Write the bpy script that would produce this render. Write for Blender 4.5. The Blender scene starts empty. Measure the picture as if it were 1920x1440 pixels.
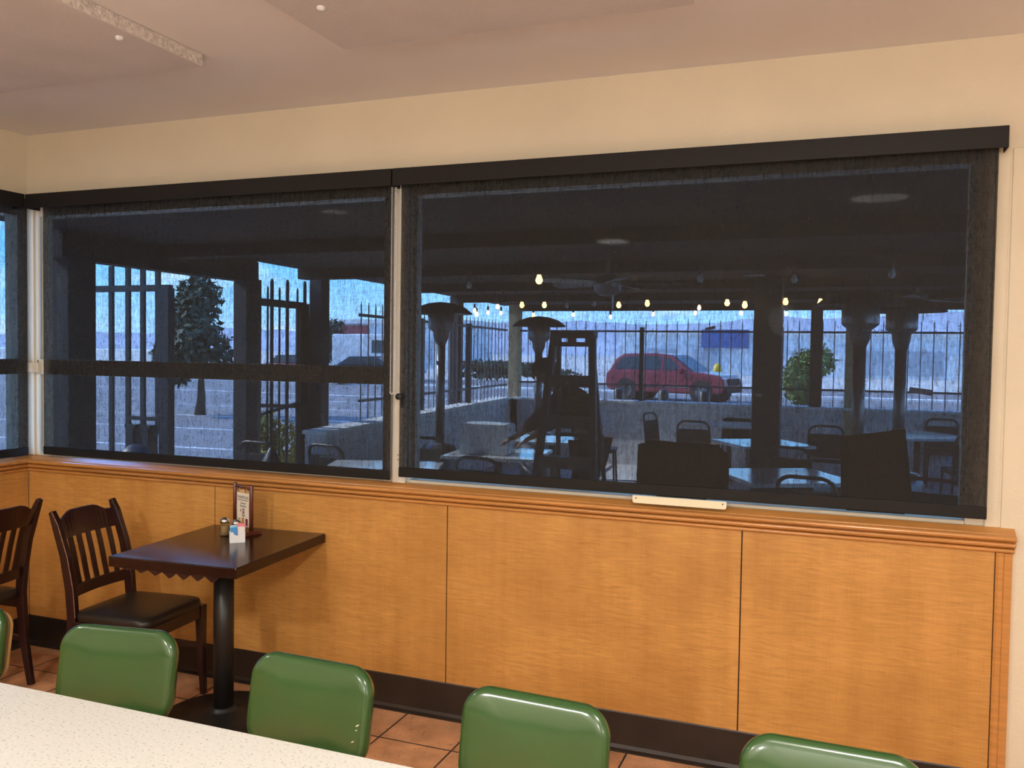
import bpy, bmesh, math, random
from mathutils import Vector, Matrix
random.seed(7)
R = math.radians
scn = bpy.context.scene
COL = scn.collection

# ------------------------------------------------------------------ camera, sky, sun, lamps, exposure
cam_d = bpy.data.cameras.new('camera'); cam = bpy.data.objects.new('camera', cam_d); COL.objects.link(cam)
cam_d.sensor_width = 36.0; cam_d.sensor_fit = 'HORIZONTAL'; cam_d.lens = 36.0 * 1626.23 / 1920.0
cam_d.clip_start = 0.05; cam_d.clip_end = 3000
_r = Vector((0.93384, 0.35739, 0.014646)); _u = Vector((-0.026538, 0.028394, 0.999245)); _f = Vector((-0.356703, 0.933524, -0.036000))
M = Matrix((( _r.x, _u.x, -_f.x, 4.1162), (_r.y, _u.y, -_f.y, -3.4455), (_r.z, _u.z, -_f.z, 1.62), (0, 0, 0, 1)))
cam.matrix_world = M
scn.camera = cam

vs = scn.view_settings
scn.display_settings.display_device = 'sRGB'
vs.view_transform = 'Standard'; vs.look = 'None'; vs.exposure = 0.0; vs.gamma = 1.0; vs.use_curve_mapping = False
scn.cycles.use_denoising = True; scn.cycles.use_adaptive_sampling = False
scn.cycles.max_bounces = 8; scn.cycles.diffuse_bounces = 4; scn.cycles.glossy_bounces = 3
scn.cycles.transmission_bounces = 6; scn.cycles.transparent_max_bounces = 16
scn.cycles.sample_clamp_indirect = 6.0

SKY_STRENGTH = 10.8
world = bpy.data.worlds.new('world'); scn.world = world; world.use_nodes = True
nt = world.node_tree; nt.nodes.clear()
o_ = nt.nodes.new('ShaderNodeOutputWorld'); bg = nt.nodes.new('ShaderNodeBackground')
tc = nt.nodes.new('ShaderNodeTexCoord'); sp = nt.nodes.new('ShaderNodeSeparateXYZ'); cr = nt.nodes.new('ShaderNodeValToRGB')
nz = nt.nodes.new('ShaderNodeTexNoise'); mp = nt.nodes.new('ShaderNodeMapping'); cr2 = nt.nodes.new('ShaderNodeValToRGB'); mx = nt.nodes.new('ShaderNodeMixRGB')
nt.links.new(tc.outputs['Generated'], sp.inputs[0]); nt.links.new(sp.outputs['Z'], cr.inputs[0])
e = cr.color_ramp.elements
e[0].position = 0.0; e[0].color = (0.36, 0.64, 1.0, 1)
e[1].position = 0.5; e[1].color = (0.08, 0.26, 0.80, 1)
k_ = cr.color_ramp.elements.new(0.10); k_.color = (0.16, 0.54, 1.05, 1)
mp.inputs['Scale'].default_value = (3, 3, 14)
nt.links.new(tc.outputs['Generated'], mp.inputs[0]); nt.links.new(mp.outputs[0], nz.inputs['Vector'])
nz.inputs['Scale'].default_value = 1.6; nz.inputs['Detail'].default_value = 5
nt.links.new(nz.outputs['Fac'], cr2.inputs[0])
cr2.color_ramp.elements[0].position = 0.52; cr2.color_ramp.elements[0].color = (0, 0, 0, 1)
cr2.color_ramp.elements[1].position = 0.72; cr2.color_ramp.elements[1].color = (0.75, 0.75, 0.75, 1)
nt.links.new(cr2.outputs[0], mx.inputs[0]); nt.links.new(cr.outputs[0], mx.inputs[1]); mx.inputs[2].default_value = (0.72, 0.88, 1.05, 1)
nt.links.new(mx.outputs[0], bg.inputs[0]); bg.inputs[1].default_value = SKY_STRENGTH
nt.links.new(bg.outputs[0], o_.inputs[0])

sun_d = bpy.data.lights.new('sun', 'SUN'); sun = bpy.data.objects.new('sun', sun_d); COL.objects.link(sun)
sun_d.energy = 25.0; sun_d.color = (0.86, 0.93, 1.0); sun_d.angle = R(0.6)
sun.rotation_euler = Vector((0.83, 0.10, -0.55)).to_track_quat('-Z', 'Y').to_euler()

def lamp(name, loc, size, watts, col, aim=None, spread=180):
    d = bpy.data.lights.new(name, 'AREA'); d.shape = 'DISK'; d.size = size; d.energy = watts; d.color = col; d.spread = R(spread)
    o = bpy.data.objects.new(name, d); COL.objects.link(o); o.location = loc
    o.rotation_euler = (Vector(aim) - Vector(loc)).to_track_quat('-Z', 'Y').to_euler() if aim else (0, 0, 0)
    return o
def globe(name, loc, r, watts, col):
    d = bpy.data.lights.new(name, 'POINT'); d.shadow_soft_size = r; d.energy = watts; d.color = col
    o = bpy.data.objects.new(name, d); COL.objects.link(o); o.location = loc; return o
WARM = (1.0, 0.94, 0.85)
lamp('ceiling_lamp', (4.30, -2.60, 2.66), 0.34, 43, WARM)
lamp('ceiling_lamp', (0.50, -2.10, 2.66), 0.20, 13, WARM)
lamp('ceiling_lamp', (2.10, -4.30, 2.66), 0.30, 76, (1.0, 0.96, 0.90))
globe('fill_light', (3.6, -4.7, 1.95), 0.14, 64, (0.98, 0.99, 1.0))  # unseen point lights, added behind the camera to brighten the ceiling
globe('fill_light', (5.8, -4.3, 1.95), 0.14, 44, (0.98, 0.99, 1.0))

# ------------------------------------------------------------------ materials
MATS = {}
def mat(name, col, rough=0.5, metal=0.0, coat=0.0, spec=0.5, emit=None, emit_s=0.0, noise=None, bump=None):
    """noise = (scale xyz, amount, detail) multiplies the base colour; bump = (scale, strength, distance)"""
    if name in MATS: return MATS[name]
    m = bpy.data.materials.new(name); m.use_nodes = True; n = m.node_tree; b = n.nodes['Principled BSDF']
    b.inputs['Base Color'].default_value = (*col, 1); b.inputs['Roughness'].default_value = rough
    b.inputs['Metallic'].default_value = metal; b.inputs['Coat Weight'].default_value = coat; b.inputs['Coat Roughness'].default_value = 0.12
    b.inputs['Specular IOR Level'].default_value = spec
    if emit: b.inputs['Emission Color'].default_value = (*emit, 1); b.inputs['Emission Strength'].default_value = emit_s
    if noise or bump:
        t = n.nodes.new('ShaderNodeTexCoord')
    if noise:
        mpp = n.nodes.new('ShaderNodeMapping'); mpp.inputs['Scale'].default_value = noise[0]
        q = n.nodes.new('ShaderNodeTexNoise'); q.inputs['Scale'].default_value = 1; q.inputs['Detail'].default_value = noise[2]
        r = n.nodes.new('ShaderNodeMapRange'); r.inputs[1].default_value = 0.25; r.inputs[2].default_value = 0.75
        r.inputs[3].default_value = 1 - noise[1]; r.inputs[4].default_value = 1 + noise[1]
        v = n.nodes.new('ShaderNodeVectorMath'); v.operation = 'SCALE'; v.inputs[0].default_value = col
        n.links.new(t.outputs['Object'], mpp.inputs[0]); n.links.new(mpp.outputs[0], q.inputs['Vector'])
        n.links.new(q.outputs['Fac'], r.inputs[0]); n.links.new(r.outputs[0], v.inputs['Scale']); n.links.new(v.outputs[0], b.inputs['Base Color'])
    if bump:
        q = n.nodes.new('ShaderNodeTexNoise'); q.inputs['Scale'].default_value = bump[0]; q.inputs['Detail'].default_value = 3
        bp_ = n.nodes.new('ShaderNodeBump'); bp_.inputs['Strength'].default_value = bump[1]; bp_.inputs['Distance'].default_value = bump[2]
        n.links.new(t.outputs['Object'], q.inputs['Vector']); n.links.new(q.outputs['Fac'], bp_.inputs['Height']); n.links.new(bp_.outputs[0], b.inputs['Normal'])
    MATS[name] = m
    return m

CREAM = mat('cream_wall', (0.74, 0.655, 0.505), 0.7, noise=((2.2, 2.2, 2.2), 0.05, 3), bump=(95, 0.4, 0.004))
CEIL = mat('ceiling_paint', (0.84, 0.80, 0.80), 0.8, noise=((1.2, 1.2, 1.2), 0.04, 3), bump=(160, 0.15, 0.003))
PANEL_C = mat('ceiling_panel', (0.66, 0.615, 0.615), 0.85, noise=((4, 4, 4), 0.06, 5), bump=(140, 0.3, 0.004))
PANEL_E = mat('panel_edge', (0.72, 0.66, 0.62), 0.9, noise=((60, 60, 60), 0.3, 4), bump=(120, 0.8, 0.01))
FRAME = mat('cream_frame', (0.74, 0.70, 0.59), 0.45, noise=((6, 6, 2), 0.05, 3))
BLACK = mat('black_valance', (0.0135, 0.0122, 0.0120), 0.5, spec=0.22)
HEM = mat('black_hem', (0.0125, 0.0118, 0.0115), 0.55, spec=0.22)
BASEB = mat('black_base', (0.022, 0.015, 0.011), 0.4, noise=((8, 8, 8), 0.3, 4))
RAIL = mat('oak_rail', (0.53, 0.235, 0.06), 0.3, coat=0.3, noise=((3, 40, 60), 0.22, 4))
MAHOG = mat('mahogany', (0.021, 0.0050, 0.0056), 0.32, coat=0.2, noise=((3, 30, 30), 0.3, 3))
MAHOG2 = mat('mahogany_top', (0.022, 0.0068, 0.0045), 0.20, coat=0.1, spec=0.30, noise=((4, 40, 4), 0.25, 4))
WORN = mat('worn_wood', (0.30, 0.17, 0.11), 0.6, noise=((20, 20, 40), 0.6, 4))
SIGNW = mat('sign_wood', (0.12, 0.03, 0.017), 0.35, coat=0.3, noise=((30, 30, 6), 0.3, 3))
VINYL = mat('black_vinyl', (0.018, 0.013, 0.010), 0.38)
IRON = mat('black_iron', (0.012, 0.012, 0.012), 0.4, noise=((10, 10, 10), 0.2, 3))
CHROME = mat('chrome', (0.8, 0.78, 0.74), 0.18, metal=1.0)
BEAD = mat('nickel_bead', (0.85, 0.85, 0.86), 0.35, metal=0.25)
STEEL = mat('steel_tube', (0.5, 0.5, 0.5), 0.3, metal=1.0)
GREEN = mat('green_vinyl', (0.026, 0.082, 0.020), 0.27, coat=0.6, noise=((5, 5, 5), 0.10, 2))
TANSHELL = mat('tan_shell', (0.45, 0.26, 0.10), 0.5)
WHITEP = mat('white_plastic', (0.82, 0.84, 0.88), 0.35)
IVORY = mat('ivory_plate', (0.86, 0.80, 0.58), 0.4)
PEPPER = mat('pepper', (0.30, 0.20, 0.09), 0.9, noise=((400, 400, 400), 0.6, 2))
SALT = mat('salt', (0.82, 0.80, 0.76), 0.9)
BLUEPK = mat('blue_packet', (0.06, 0.28, 0.68), 0.5)
LBLUE = mat('pale_blue_packet', (0.38, 0.68, 0.86), 0.5)
PINKPK = mat('pink_packet', (0.85, 0.22, 0.30), 0.5)
WHITEPK = mat('white_packet', (0.85, 0.80, 0.78), 0.5)
PAPER = mat('paper', (0.80, 0.74, 0.62), 0.6)
INK = mat('ink', (0.03, 0.014, 0.018), 0.6)
TANINK = mat('tan_ink', (0.62, 0.36, 0.12), 0.6)
DRINK_G = mat('drink_green', (0.35, 0.36, 0.10), 0.5); DRINK_O = mat('drink_orange', (0.62, 0.24, 0.06), 0.5); DRINK_R = mat('drink_red', (0.18, 0.015, 0.03), 0.5)
TEAR = mat('torn_vinyl', (0.75, 0.68, 0.5), 0.8)
DARKM = mat('dark_metal', (0.02, 0.02, 0.022), 0.4)
HOLE = mat('screw_hole', (0.10, 0.045, 0.015), 0.7)
# outdoors
PATIO = mat('patio_concrete', (0.50, 0.50, 0.50), 0.75, noise=((1.5, 1.5, 1.5), 0.15, 4))
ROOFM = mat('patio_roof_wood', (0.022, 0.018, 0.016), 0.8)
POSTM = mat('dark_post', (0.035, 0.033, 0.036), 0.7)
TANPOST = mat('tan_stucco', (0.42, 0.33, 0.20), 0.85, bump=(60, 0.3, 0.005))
STUCCO = mat('grey_stucco', (0.62, 0.61, 0.62), 0.9, noise=((3, 3, 3), 0.1, 3))
CAPST = mat('pale_cap', (0.75, 0.75, 0.74), 0.8)
ASPH = mat('asphalt', (0.21, 0.21, 0.22), 0.85, noise=((0.6, 0.6, 0.6), 0.12, 4))
DESERT = mat('pale_ground', (0.55, 0.55, 0.52), 0.95, noise=((0.1, 0.25, 0.2), 0.25, 5))
STRIPE = mat('road_paint', (0.75, 0.76, 0.76), 0.7)
MOUNT = mat('hazed_rock', (0.40, 0.47, 0.58), 1.0, noise=((0.02, 0.02, 0.05), 0.2, 5))  # blue of distance haze painted into the base colour
BLDW = mat('white_building', (0.70, 0.74, 0.78), 0.8)
BLDD = mat('dark_glass_far', (0.36, 0.42, 0.50), 0.3)
BLUES = mat('blue_sign', (0.05, 0.11, 0.31), 0.5)
TABTOP = mat('patio_laminate', (0.62, 0.63, 0.65), 0.16, coat=0.4)
CHAIRB = mat('patio_black', (0.018, 0.018, 0.018), 0.45)
REDP = mat('red_paint', (0.22, 0.014, 0.030), 0.25, coat=0.6)
CARGL = mat('car_glass', (0.03, 0.05, 0.06), 0.06)
TYRE = mat('tyre', (0.015, 0.015, 0.015), 0.8)
ALLOY = mat('alloy', (0.35, 0.36, 0.38), 0.3, metal=0.8)
HEADL = mat('headlight', (0.75, 0.78, 0.8), 0.1)
YELLOW = mat('yellow_paint', (0.75, 0.48, 0.02), 0.5)
LEAF = mat('leaf_green', (0.10, 0.16, 0.035), 0.7, noise=((4, 4, 4), 0.35, 3))
LEAFD = mat('leaf_dark', (0.055, 0.075, 0.045), 0.8, noise=((1, 1, 1), 0.3, 3))
LEAFY = mat('leaf_yellow', (0.38, 0.33, 0.05), 0.7, noise=((5, 5, 5), 0.3, 3))
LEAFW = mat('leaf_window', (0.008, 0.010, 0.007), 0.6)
BARK = mat('bark', (0.09, 0.06, 0.04), 0.9)
SKIN = mat('skin', (0.30, 0.15, 0.09), 0.55)
SHIRT = mat('dark_shirt', (0.018, 0.016, 0.018), 0.9)
TROUS = mat('dark_trousers', (0.014, 0.014, 0.017), 0.9)
HAIR = mat('black_hair', (0.01, 0.009, 0.008), 0.6)
BOARDM = mat('dark_board', (0.030, 0.026, 0.022), 0.8)
def tapemat():
    m = bpy.data.materials.new('grey_tape'); m.use_nodes = True; n = m.node_tree; n.nodes.clear(); L = n.links.new
    out = n.nodes.new('ShaderNodeOutputMaterial'); mix = n.nodes.new('ShaderNodeMixShader'); mix.inputs[0].default_value = 0.65
    d = n.nodes.new('ShaderNodeBsdfDiffuse'); d.inputs[0].default_value = (0.7, 0.7, 0.72, 1); t = n.nodes.new('ShaderNodeBsdfTranslucent'); t.inputs[0].default_value = (0.75, 0.75, 0.78, 1)
    L(d.outputs[0], mix.inputs[1]); L(t.outputs[0], mix.inputs[2]); L(mix.outputs[0], out.inputs[0]); return m
TAPE = tapemat()
LADDER = mat('ladder_grey', (0.04, 0.04, 0.042), 0.4)
FOIL = mat('pale_bin', (0.55, 0.58, 0.62), 0.35)
BULB = mat('bulb_lit', (1, 0.7, 0.3), 0.3, emit=(1.0, 0.55, 0.12), emit_s=58)
PICKET = mat('picket_iron', (0.10, 0.10, 0.115), 0.5)
FANM = mat('fan_grey', (0.20, 0.20, 0.21), 0.35, metal=0.3)
BULBD = mat('bulb_unlit', (0.55, 0.52, 0.5), 0.1)
HEATR = mat('heater_steel', (0.16, 0.16, 0.17), 0.35, metal=0.6)

def woven():
    m = bpy.data.materials.new('woven_shade'); m.use_nodes = True; n = m.node_tree; n.nodes.clear(); L = n.links.new
    out = n.nodes.new('ShaderNodeOutputMaterial'); mix = n.nodes.new('ShaderNodeMixShader'); tr = n.nodes.new('ShaderNodeBsdfTransparent')
    b = n.nodes.new('ShaderNodeBsdfPrincipled'); b.inputs['Base Color'].default_value = (0.0145, 0.0138, 0.0138, 1); b.inputs['Roughness'].default_value = 0.75; b.inputs['Specular IOR Level'].default_value = 0.25
    t = n.nodes.new('ShaderNodeTexCoord')
    def nse(sc, det):
        mpp = n.nodes.new('ShaderNodeMapping'); mpp.inputs['Scale'].default_value = sc; q = n.nodes.new('ShaderNodeTexNoise'); q.inputs['Scale'].default_value = 1; q.inputs['Detail'].default_value = det
        L(t.outputs['Object'], mpp.inputs[0]); L(mpp.outputs[0], q.inputs['Vector']); return q.outputs['Fac']
    a = nse((230, 230, 48), 2); c = nse((26, 26, 210), 1); d = nse((95, 95, 6), 2)
    def mth(op, x, y):
        k = n.nodes.new('ShaderNodeMath'); k.operation = op
        for i, v in enumerate((x, y)):
            if isinstance(v, (int, float)): k.inputs[i].default_value = v
            else: L(v, k.inputs[i])
        return k.outputs[0]
    s = mth('ADD', mth('MULTIPLY', a, 0.55), mth('ADD', mth('MULTIPLY', c, 0.20), mth('MULTIPLY', d, 0.25)))
    r = n.nodes.new('ShaderNodeMapRange'); r.inputs[1].default_value = 0.36; r.inputs[2].default_value = 0.64; r.inputs[3].default_value = 0.066; r.inputs[4].default_value = 0.152
    L(s, r.inputs[0]); L(r.outputs[0], mix.inputs[0]); L(b.outputs[0], mix.inputs[1]); L(tr.outputs[0], mix.inputs[2]); L(mix.outputs[0], out.inputs[0])
    return m
WOVEN = woven()

def glassmat(name, tint=(0.95, 0.97, 0.98)):
    m = bpy.data.materials.new(name); m.use_nodes = True; n = m.node_tree; n.nodes.clear(); L = n.links.new
    out = n.nodes.new('ShaderNodeOutputMaterial'); mix = n.nodes.new('ShaderNodeMixShader'); tr = n.nodes.new('ShaderNodeBsdfTransparent'); g = n.nodes.new('ShaderNodeBsdfGlossy')
    lw = n.nodes.new('ShaderNodeLayerWeight'); lw.inputs[0].default_value = 0.5
    pw = n.nodes.new('ShaderNodeMath'); pw.operation = 'POWER'; pw.inputs[1].default_value = 5.0; fr = n.nodes.new('ShaderNodeMapRange'); fr.inputs[3].default_value = 0.013; fr.inputs[4].default_value = 0.9
    L(lw.outputs['Facing'], pw.inputs[0]); L(pw.outputs[0], fr.inputs[0]); tr.inputs[0].default_value = (*tint, 1); g.inputs['Roughness'].default_value = 0.03
    L(fr.outputs[0], mix.inputs[0]); L(tr.outputs[0], mix.inputs[1]); L(g.outputs[0], mix.inputs[2]); L(mix.outputs[0], out.inputs[0])
    return m
GLASS = glassmat('window_glass'); JAR = glassmat('jar_glass', (0.90, 0.92, 0.90))

def veneer():
    m = bpy.data.materials.new('figured_veneer'); m.use_nodes = True; n = m.node_tree; L = n.links.new; b = n.nodes['Principled BSDF']
    b.inputs['Roughness'].default_value = 0.38; b.inputs['Coat Weight'].default_value = 0.15; b.inputs['Coat Roughness'].default_value = 0.3
    t = n.nodes.new('ShaderNodeTexCoord')
    def nse(sc, det, dist=0.0):
        mpp = n.nodes.new('ShaderNodeMapping'); mpp.inputs['Scale'].default_value = sc; q = n.nodes.new('ShaderNodeTexNoise'); q.inputs['Scale'].default_value = 1; q.inputs['Detail'].default_value = det; q.inputs['Distortion'].default_value = dist
        L(t.outputs['Object'], mpp.inputs[0]); L(mpp.outputs[0], q.inputs['Vector']); return q.outputs['Fac']
    curl = nse((11, 11, 120), 3, 0.8); band = nse((13, 13, 0.7), 3); pore = nse((260, 260, 14), 2); blot = nse((2.2, 2.2, 3.2), 2)
    def mth(op, x, y):
        k = n.nodes.new('ShaderNodeMath'); k.operation = op
        for i, v in enumerate((x, y)):
            if isinstance(v, (int, float)): k.inputs[i].default_value = v
            else: L(v, k.inputs[i])
        return k.outputs[0]
    s = mth('ADD', mth('ADD', mth('MULTIPLY', curl, mth('MULTIPLY', blot, 0.95)), mth('MULTIPLY', band, 0.30)), mth('MULTIPLY', pore, 0.16))
    cr_ = n.nodes.new('ShaderNodeValToRGB'); L(s, cr_.inputs[0])
    cr_.color_ramp.elements[0].position = 0.28; cr_.color_ramp.elements[0].color = (0.42, 0.190, 0.042, 1)
    cr_.color_ramp.elements[1].position = 0.62; cr_.color_ramp.elements[1].color = (0.64, 0.325, 0.088, 1)
    L(cr_.outputs[0], b.inputs['Base Color'])
    return m
VENEER = veneer()

def terracotta():
    m = bpy.data.materials.new('terracotta_tiles'); m.use_nodes = True; n = m.node_tree; L = n.links.new; b = n.nodes['Principled BSDF']
    t = n.nodes.new('ShaderNodeTexCoord'); mpp = n.nodes.new('ShaderNodeMapping'); mpp.inputs['Location'].default_value = (-2.668 + 0.333 * 9, 0.287, 0)
    br = n.nodes.new('ShaderNodeTexBrick'); br.offset = 0.0; br.squash = 1.0
    br.inputs['Scale'].default_value = 1.0; br.inputs['Brick Width'].default_value = 0.333; br.inputs['Row Height'].default_value = 0.333; br.inputs['Mortar Size'].default_value = 0.0045; br.inputs['Mortar Smooth'].default_value = 0.2; br.inputs['Bias'].default_value = 0.0
    br.inputs['Color1'].default_value = (0.55, 0.27, 0.13, 1); br.inputs['Color2'].default_value = (0.68, 0.38, 0.21, 1); br.inputs['Mortar'].default_value = (0.05, 0.035, 0.03, 1)
    q = n.nodes.new('ShaderNodeTexNoise'); q.inputs['Scale'].default_value = 9; q.inputs['Detail'].default_value = 6
    r = n.nodes.new('ShaderNodeMapRange'); r.inputs[1].default_value = 0.3; r.inputs[2].default_value = 0.7; r.inputs[3].default_value = 0.72; r.inputs[4].default_value = 1.22
    v = n.nodes.new('ShaderNodeVectorMath'); v.operation = 'SCALE'
    vo = n.nodes.new('ShaderNodeTexNoise'); vo.inputs['Scale'].default_value = 60; vo.inputs['Detail'].default_value = 2
    r2 = n.nodes.new('ShaderNodeMapRange'); r2.inputs[1].default_value = 0.29; r2.inputs[2].default_value = 0.34; r2.inputs[3].default_value = 0.25; r2.inputs[4].default_value = 1.0
    v2 = n.nodes.new('ShaderNodeVectorMath'); v2.operation = 'SCALE'
    L(t.outputs['Object'], mpp.inputs[0]); L(mpp.outputs[0], br.inputs['Vector']); L(t.outputs['Object'], q.inputs['Vector']); L(q.outputs['Fac'], r.inputs[0])
    L(t.outputs['Object'], vo.inputs['Vector']); L(vo.outputs['Fac'], r2.inputs[0])
    L(br.outputs['Color'], v.inputs[0]); L(r.outputs[0], v.inputs['Scale']); L(v.outputs[0], v2.inputs[0]); L(r2.outputs[0], v2.inputs['Scale']); L(v2.outputs[0], b.inputs['Base Color'])
    b.inputs['Roughness'].default_value = 0.42
    bp_ = n.nodes.new('ShaderNodeBump'); bp_.inputs['Strength'].default_value = 0.5; bp_.inputs['Distance'].default_value = 0.004; bp_.invert = True
    L(br.outputs['Fac'], bp_.inputs['Height']); L(bp_.outputs[0], b.inputs['Normal'])
    return m
TILES = terracotta()

def speckle():
    m = bpy.data.materials.new('speckled_laminate'); m.use_nodes = True; n = m.node_tree; L = n.links.new; b = n.nodes['Principled BSDF']; b.inputs['Roughness'].default_value = 0.35
    t = n.nodes.new('ShaderNodeTexCoord'); q = n.nodes.new('ShaderNodeTexNoise'); q.inputs['Scale'].default_value = 150; q.inputs['Detail'].default_value = 2
    c = n.nodes.new('ShaderNodeValToRGB'); L(t.outputs['Object'], q.inputs['Vector']); L(q.outputs['Fac'], c.inputs[0])
    el = c.color_ramp.elements; el[0].position = 0.30; el[0].color = (0.34, 0.31, 0.26, 1); el[1].position = 0.39; el[1].color = (0.655, 0.655, 0.605, 1)
    k = el.new(0.66); k.color = (0.675, 0.675, 0.625, 1); k2 = el.new(0.72); k2.color = (0.78, 0.77, 0.72, 1)
    L(c.outputs[0], b.inputs['Base Color'])
    return m
SPECK = speckle()

# ------------------------------------------------------------------ mesh helpers
class MB:
    def __init__(s): s.bm = bmesh.new()
    def box(s, a, b):
        x0, y0, z0 = a; x1, y1, z1 = b
        v = [s.bm.verts.new(p) for p in ((x0,y0,z0),(x1,y0,z0),(x1,y1,z0),(x0,y1,z0),(x0,y0,z1),(x1,y0,z1),(x1,y1,z1),(x0,y1,z1))]
        for f in ((3,2,1,0),(4,5,6,7),(0,1,5,4),(1,2,6,5),(2,3,7,6),(3,0,4,7)): s.bm.faces.new([v[i] for i in f])
        return s
    def obox(s, c, size, rot=(0, 0, 0)):
        from mathutils import Euler
        m = Matrix.Translation(c) @ Euler(rot).to_matrix().to_4x4()
        n0 = len(s.bm.verts); h = [q / 2 for q in size]; s.box([-q for q in h], h); s.bm.verts.ensure_lookup_table()
        for v in s.bm.verts[n0:]: v.co = m @ v.co
        return s
    def beam(s, p0, p1, w, h, side=(0, 1, 0)):
        """a rectangular bar from p0 to p1, w wide along side and h along the other axis"""
        p0 = Vector(p0); p1 = Vector(p1); d = (p1 - p0).normalized(); a = Vector(side); a = (a - d * a.dot(d)).normalized(); b = d.cross(a)
        q = [[s.bm.verts.new(p + a * (i * w / 2) + b * (j * h / 2)) for i, j in ((-1,-1),(1,-1),(1,1),(-1,1))] for p in (p0, p1)]
        s.bm.faces.new(q[0][::-1]); s.bm.faces.new(q[1])
        for i in range(4): s.bm.faces.new([q[0][i], q[0][(i+1)%4], q[1][(i+1)%4], q[1][i]])
        return s
    def sweep(s, pts, secs, side=(0, 1, 0)):
        """rectangular section (w along side, h across) swept along pts with per-point sizes"""
        rings = []; P = [Vector(p) for p in pts]
        for i, p in enumerate(P):
            d = (P[min(i+1, len(P)-1)] - P[max(i-1, 0)]).normalized(); a = Vector(side); a = (a - d * a.dot(d)).normalized(); b = d.cross(a); w, h = secs[i]
            rings.append([s.bm.verts.new(p + a * (x * w / 2) + b * (y * h / 2)) for x, y in ((-1,-1),(1,-1),(1,1),(-1,1))])
        s.bm.faces.new(rings[0][::-1]); s.bm.faces.new(rings[-1])
        for q0, q1 in zip(rings, rings[1:]):
            for i in range(4): s.bm.faces.new([q0[i], q0[(i+1)%4], q1[(i+1)%4], q1[i]])
        return s
    def tube(s, pts, r, seg=10, cap=True):
        P = [Vector(p) for p in pts]; rad = r if isinstance(r, (list, tuple)) else [r] * len(P)
        ref = None; rings = []
        for i, p in enumerate(P):
            d = (P[min(i+1, len(P)-1)] - P[max(i-1, 0)]).normalized()
            if ref is None: ref = Vector((0, 0, 1)) if abs(d.z) < 0.9 else Vector((1, 0, 0))
            a = (ref - d * ref.dot(d)).normalized(); b = d.cross(a); ref = a
            rings.append([s.bm.verts.new(p + (a * math.cos(2*math.pi*k/seg) + b * math.sin(2*math.pi*k/seg)) * rad[i]) for k in range(seg)])
        if cap: s.bm.faces.new(rings[0][::-1]); s.bm.faces.new(rings[-1])
        for q0, q1 in zip(rings, rings[1:]):
            for k in range(seg): s.bm.faces.new([q0[k], q0[(k+1)%seg], q1[(k+1)%seg], q1[k]])
        return s
    def lathe(s, prof, c=(0, 0, 0), seg=28):
        rings = []
        for r, z in prof:
            if r < 1e-5: rings.append([s.bm.verts.new((c[0], c[1], c[2] + z))])
            else: rings.append([s.bm.verts.new((c[0] + r*math.cos(2*math.pi*k/seg), c[1] + r*math.sin(2*math.pi*k/seg), c[2] + z)) for k in range(seg)])
        for q0, q1 in zip(rings, rings[1:]):
            for k in range(seg):
                f = [q0[k % len(q0)], q0[(k+1) % len(q0)], q1[(k+1) % len(q1)], q1[k % len(q1)]]
                f = list(dict.fromkeys(f))
                if len(f) > 2: s.bm.faces.new(f)
        return s
    def prism(s, poly, axis, a0, a1):
        """poly in the other two axes (in xyz order), extruded along axis from a0 to a1"""
        def pt(u, v, w): return {'x': (w, u, v), 'y': (u, w, v), 'z': (u, v, w)}[axis]
        A = [s.bm.verts.new(pt(u, v, a0)) for u, v in poly]; B = [s.bm.verts.new(pt(u, v, a1)) for u, v in poly]
        s.bm.faces.new(A[::-1]); s.bm.faces.new(B); n = len(A)
        for i in range(n): s.bm.faces.new([A[i], A[(i+1)%n], B[(i+1)%n], B[i]])
        return s
    def ball(s, c, r, sub=2, scale=(1, 1, 1)):
        m = Matrix.Translation(c) @ Matrix.Diagonal((*scale, 1)); bmesh.ops.create_icosphere(s.bm, subdivisions=sub, radius=r, matrix=m); return s
    def move(s, m):
        for v in s.bm.verts: v.co = m @ v.co
        return s
    def build(s, name, m, parent=None, smooth=False, bevel=0.0, bseg=2, loc=None):
        bmesh.ops.recalc_face_normals(s.bm, faces=s.bm.faces)
        me = bpy.data.meshes.new(name); s.bm.to_mesh(me); s.bm.free()
        for k in (m if isinstance(m, (list, tuple)) else [m]): me.materials.append(k)
        o = bpy.data.objects.new(name, me); COL.objects.link(o)
        if parent: o.parent = parent
        if loc: o.location = loc
        if smooth:
            for p in me.polygons: p.use_smooth = True
        if bevel:
            b = o.modifiers.new('bevel', 'BEVEL'); b.width = bevel; b.segments = bseg; b.limit_method = 'ANGLE'; b.angle_limit = R(40)
        return o

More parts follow.
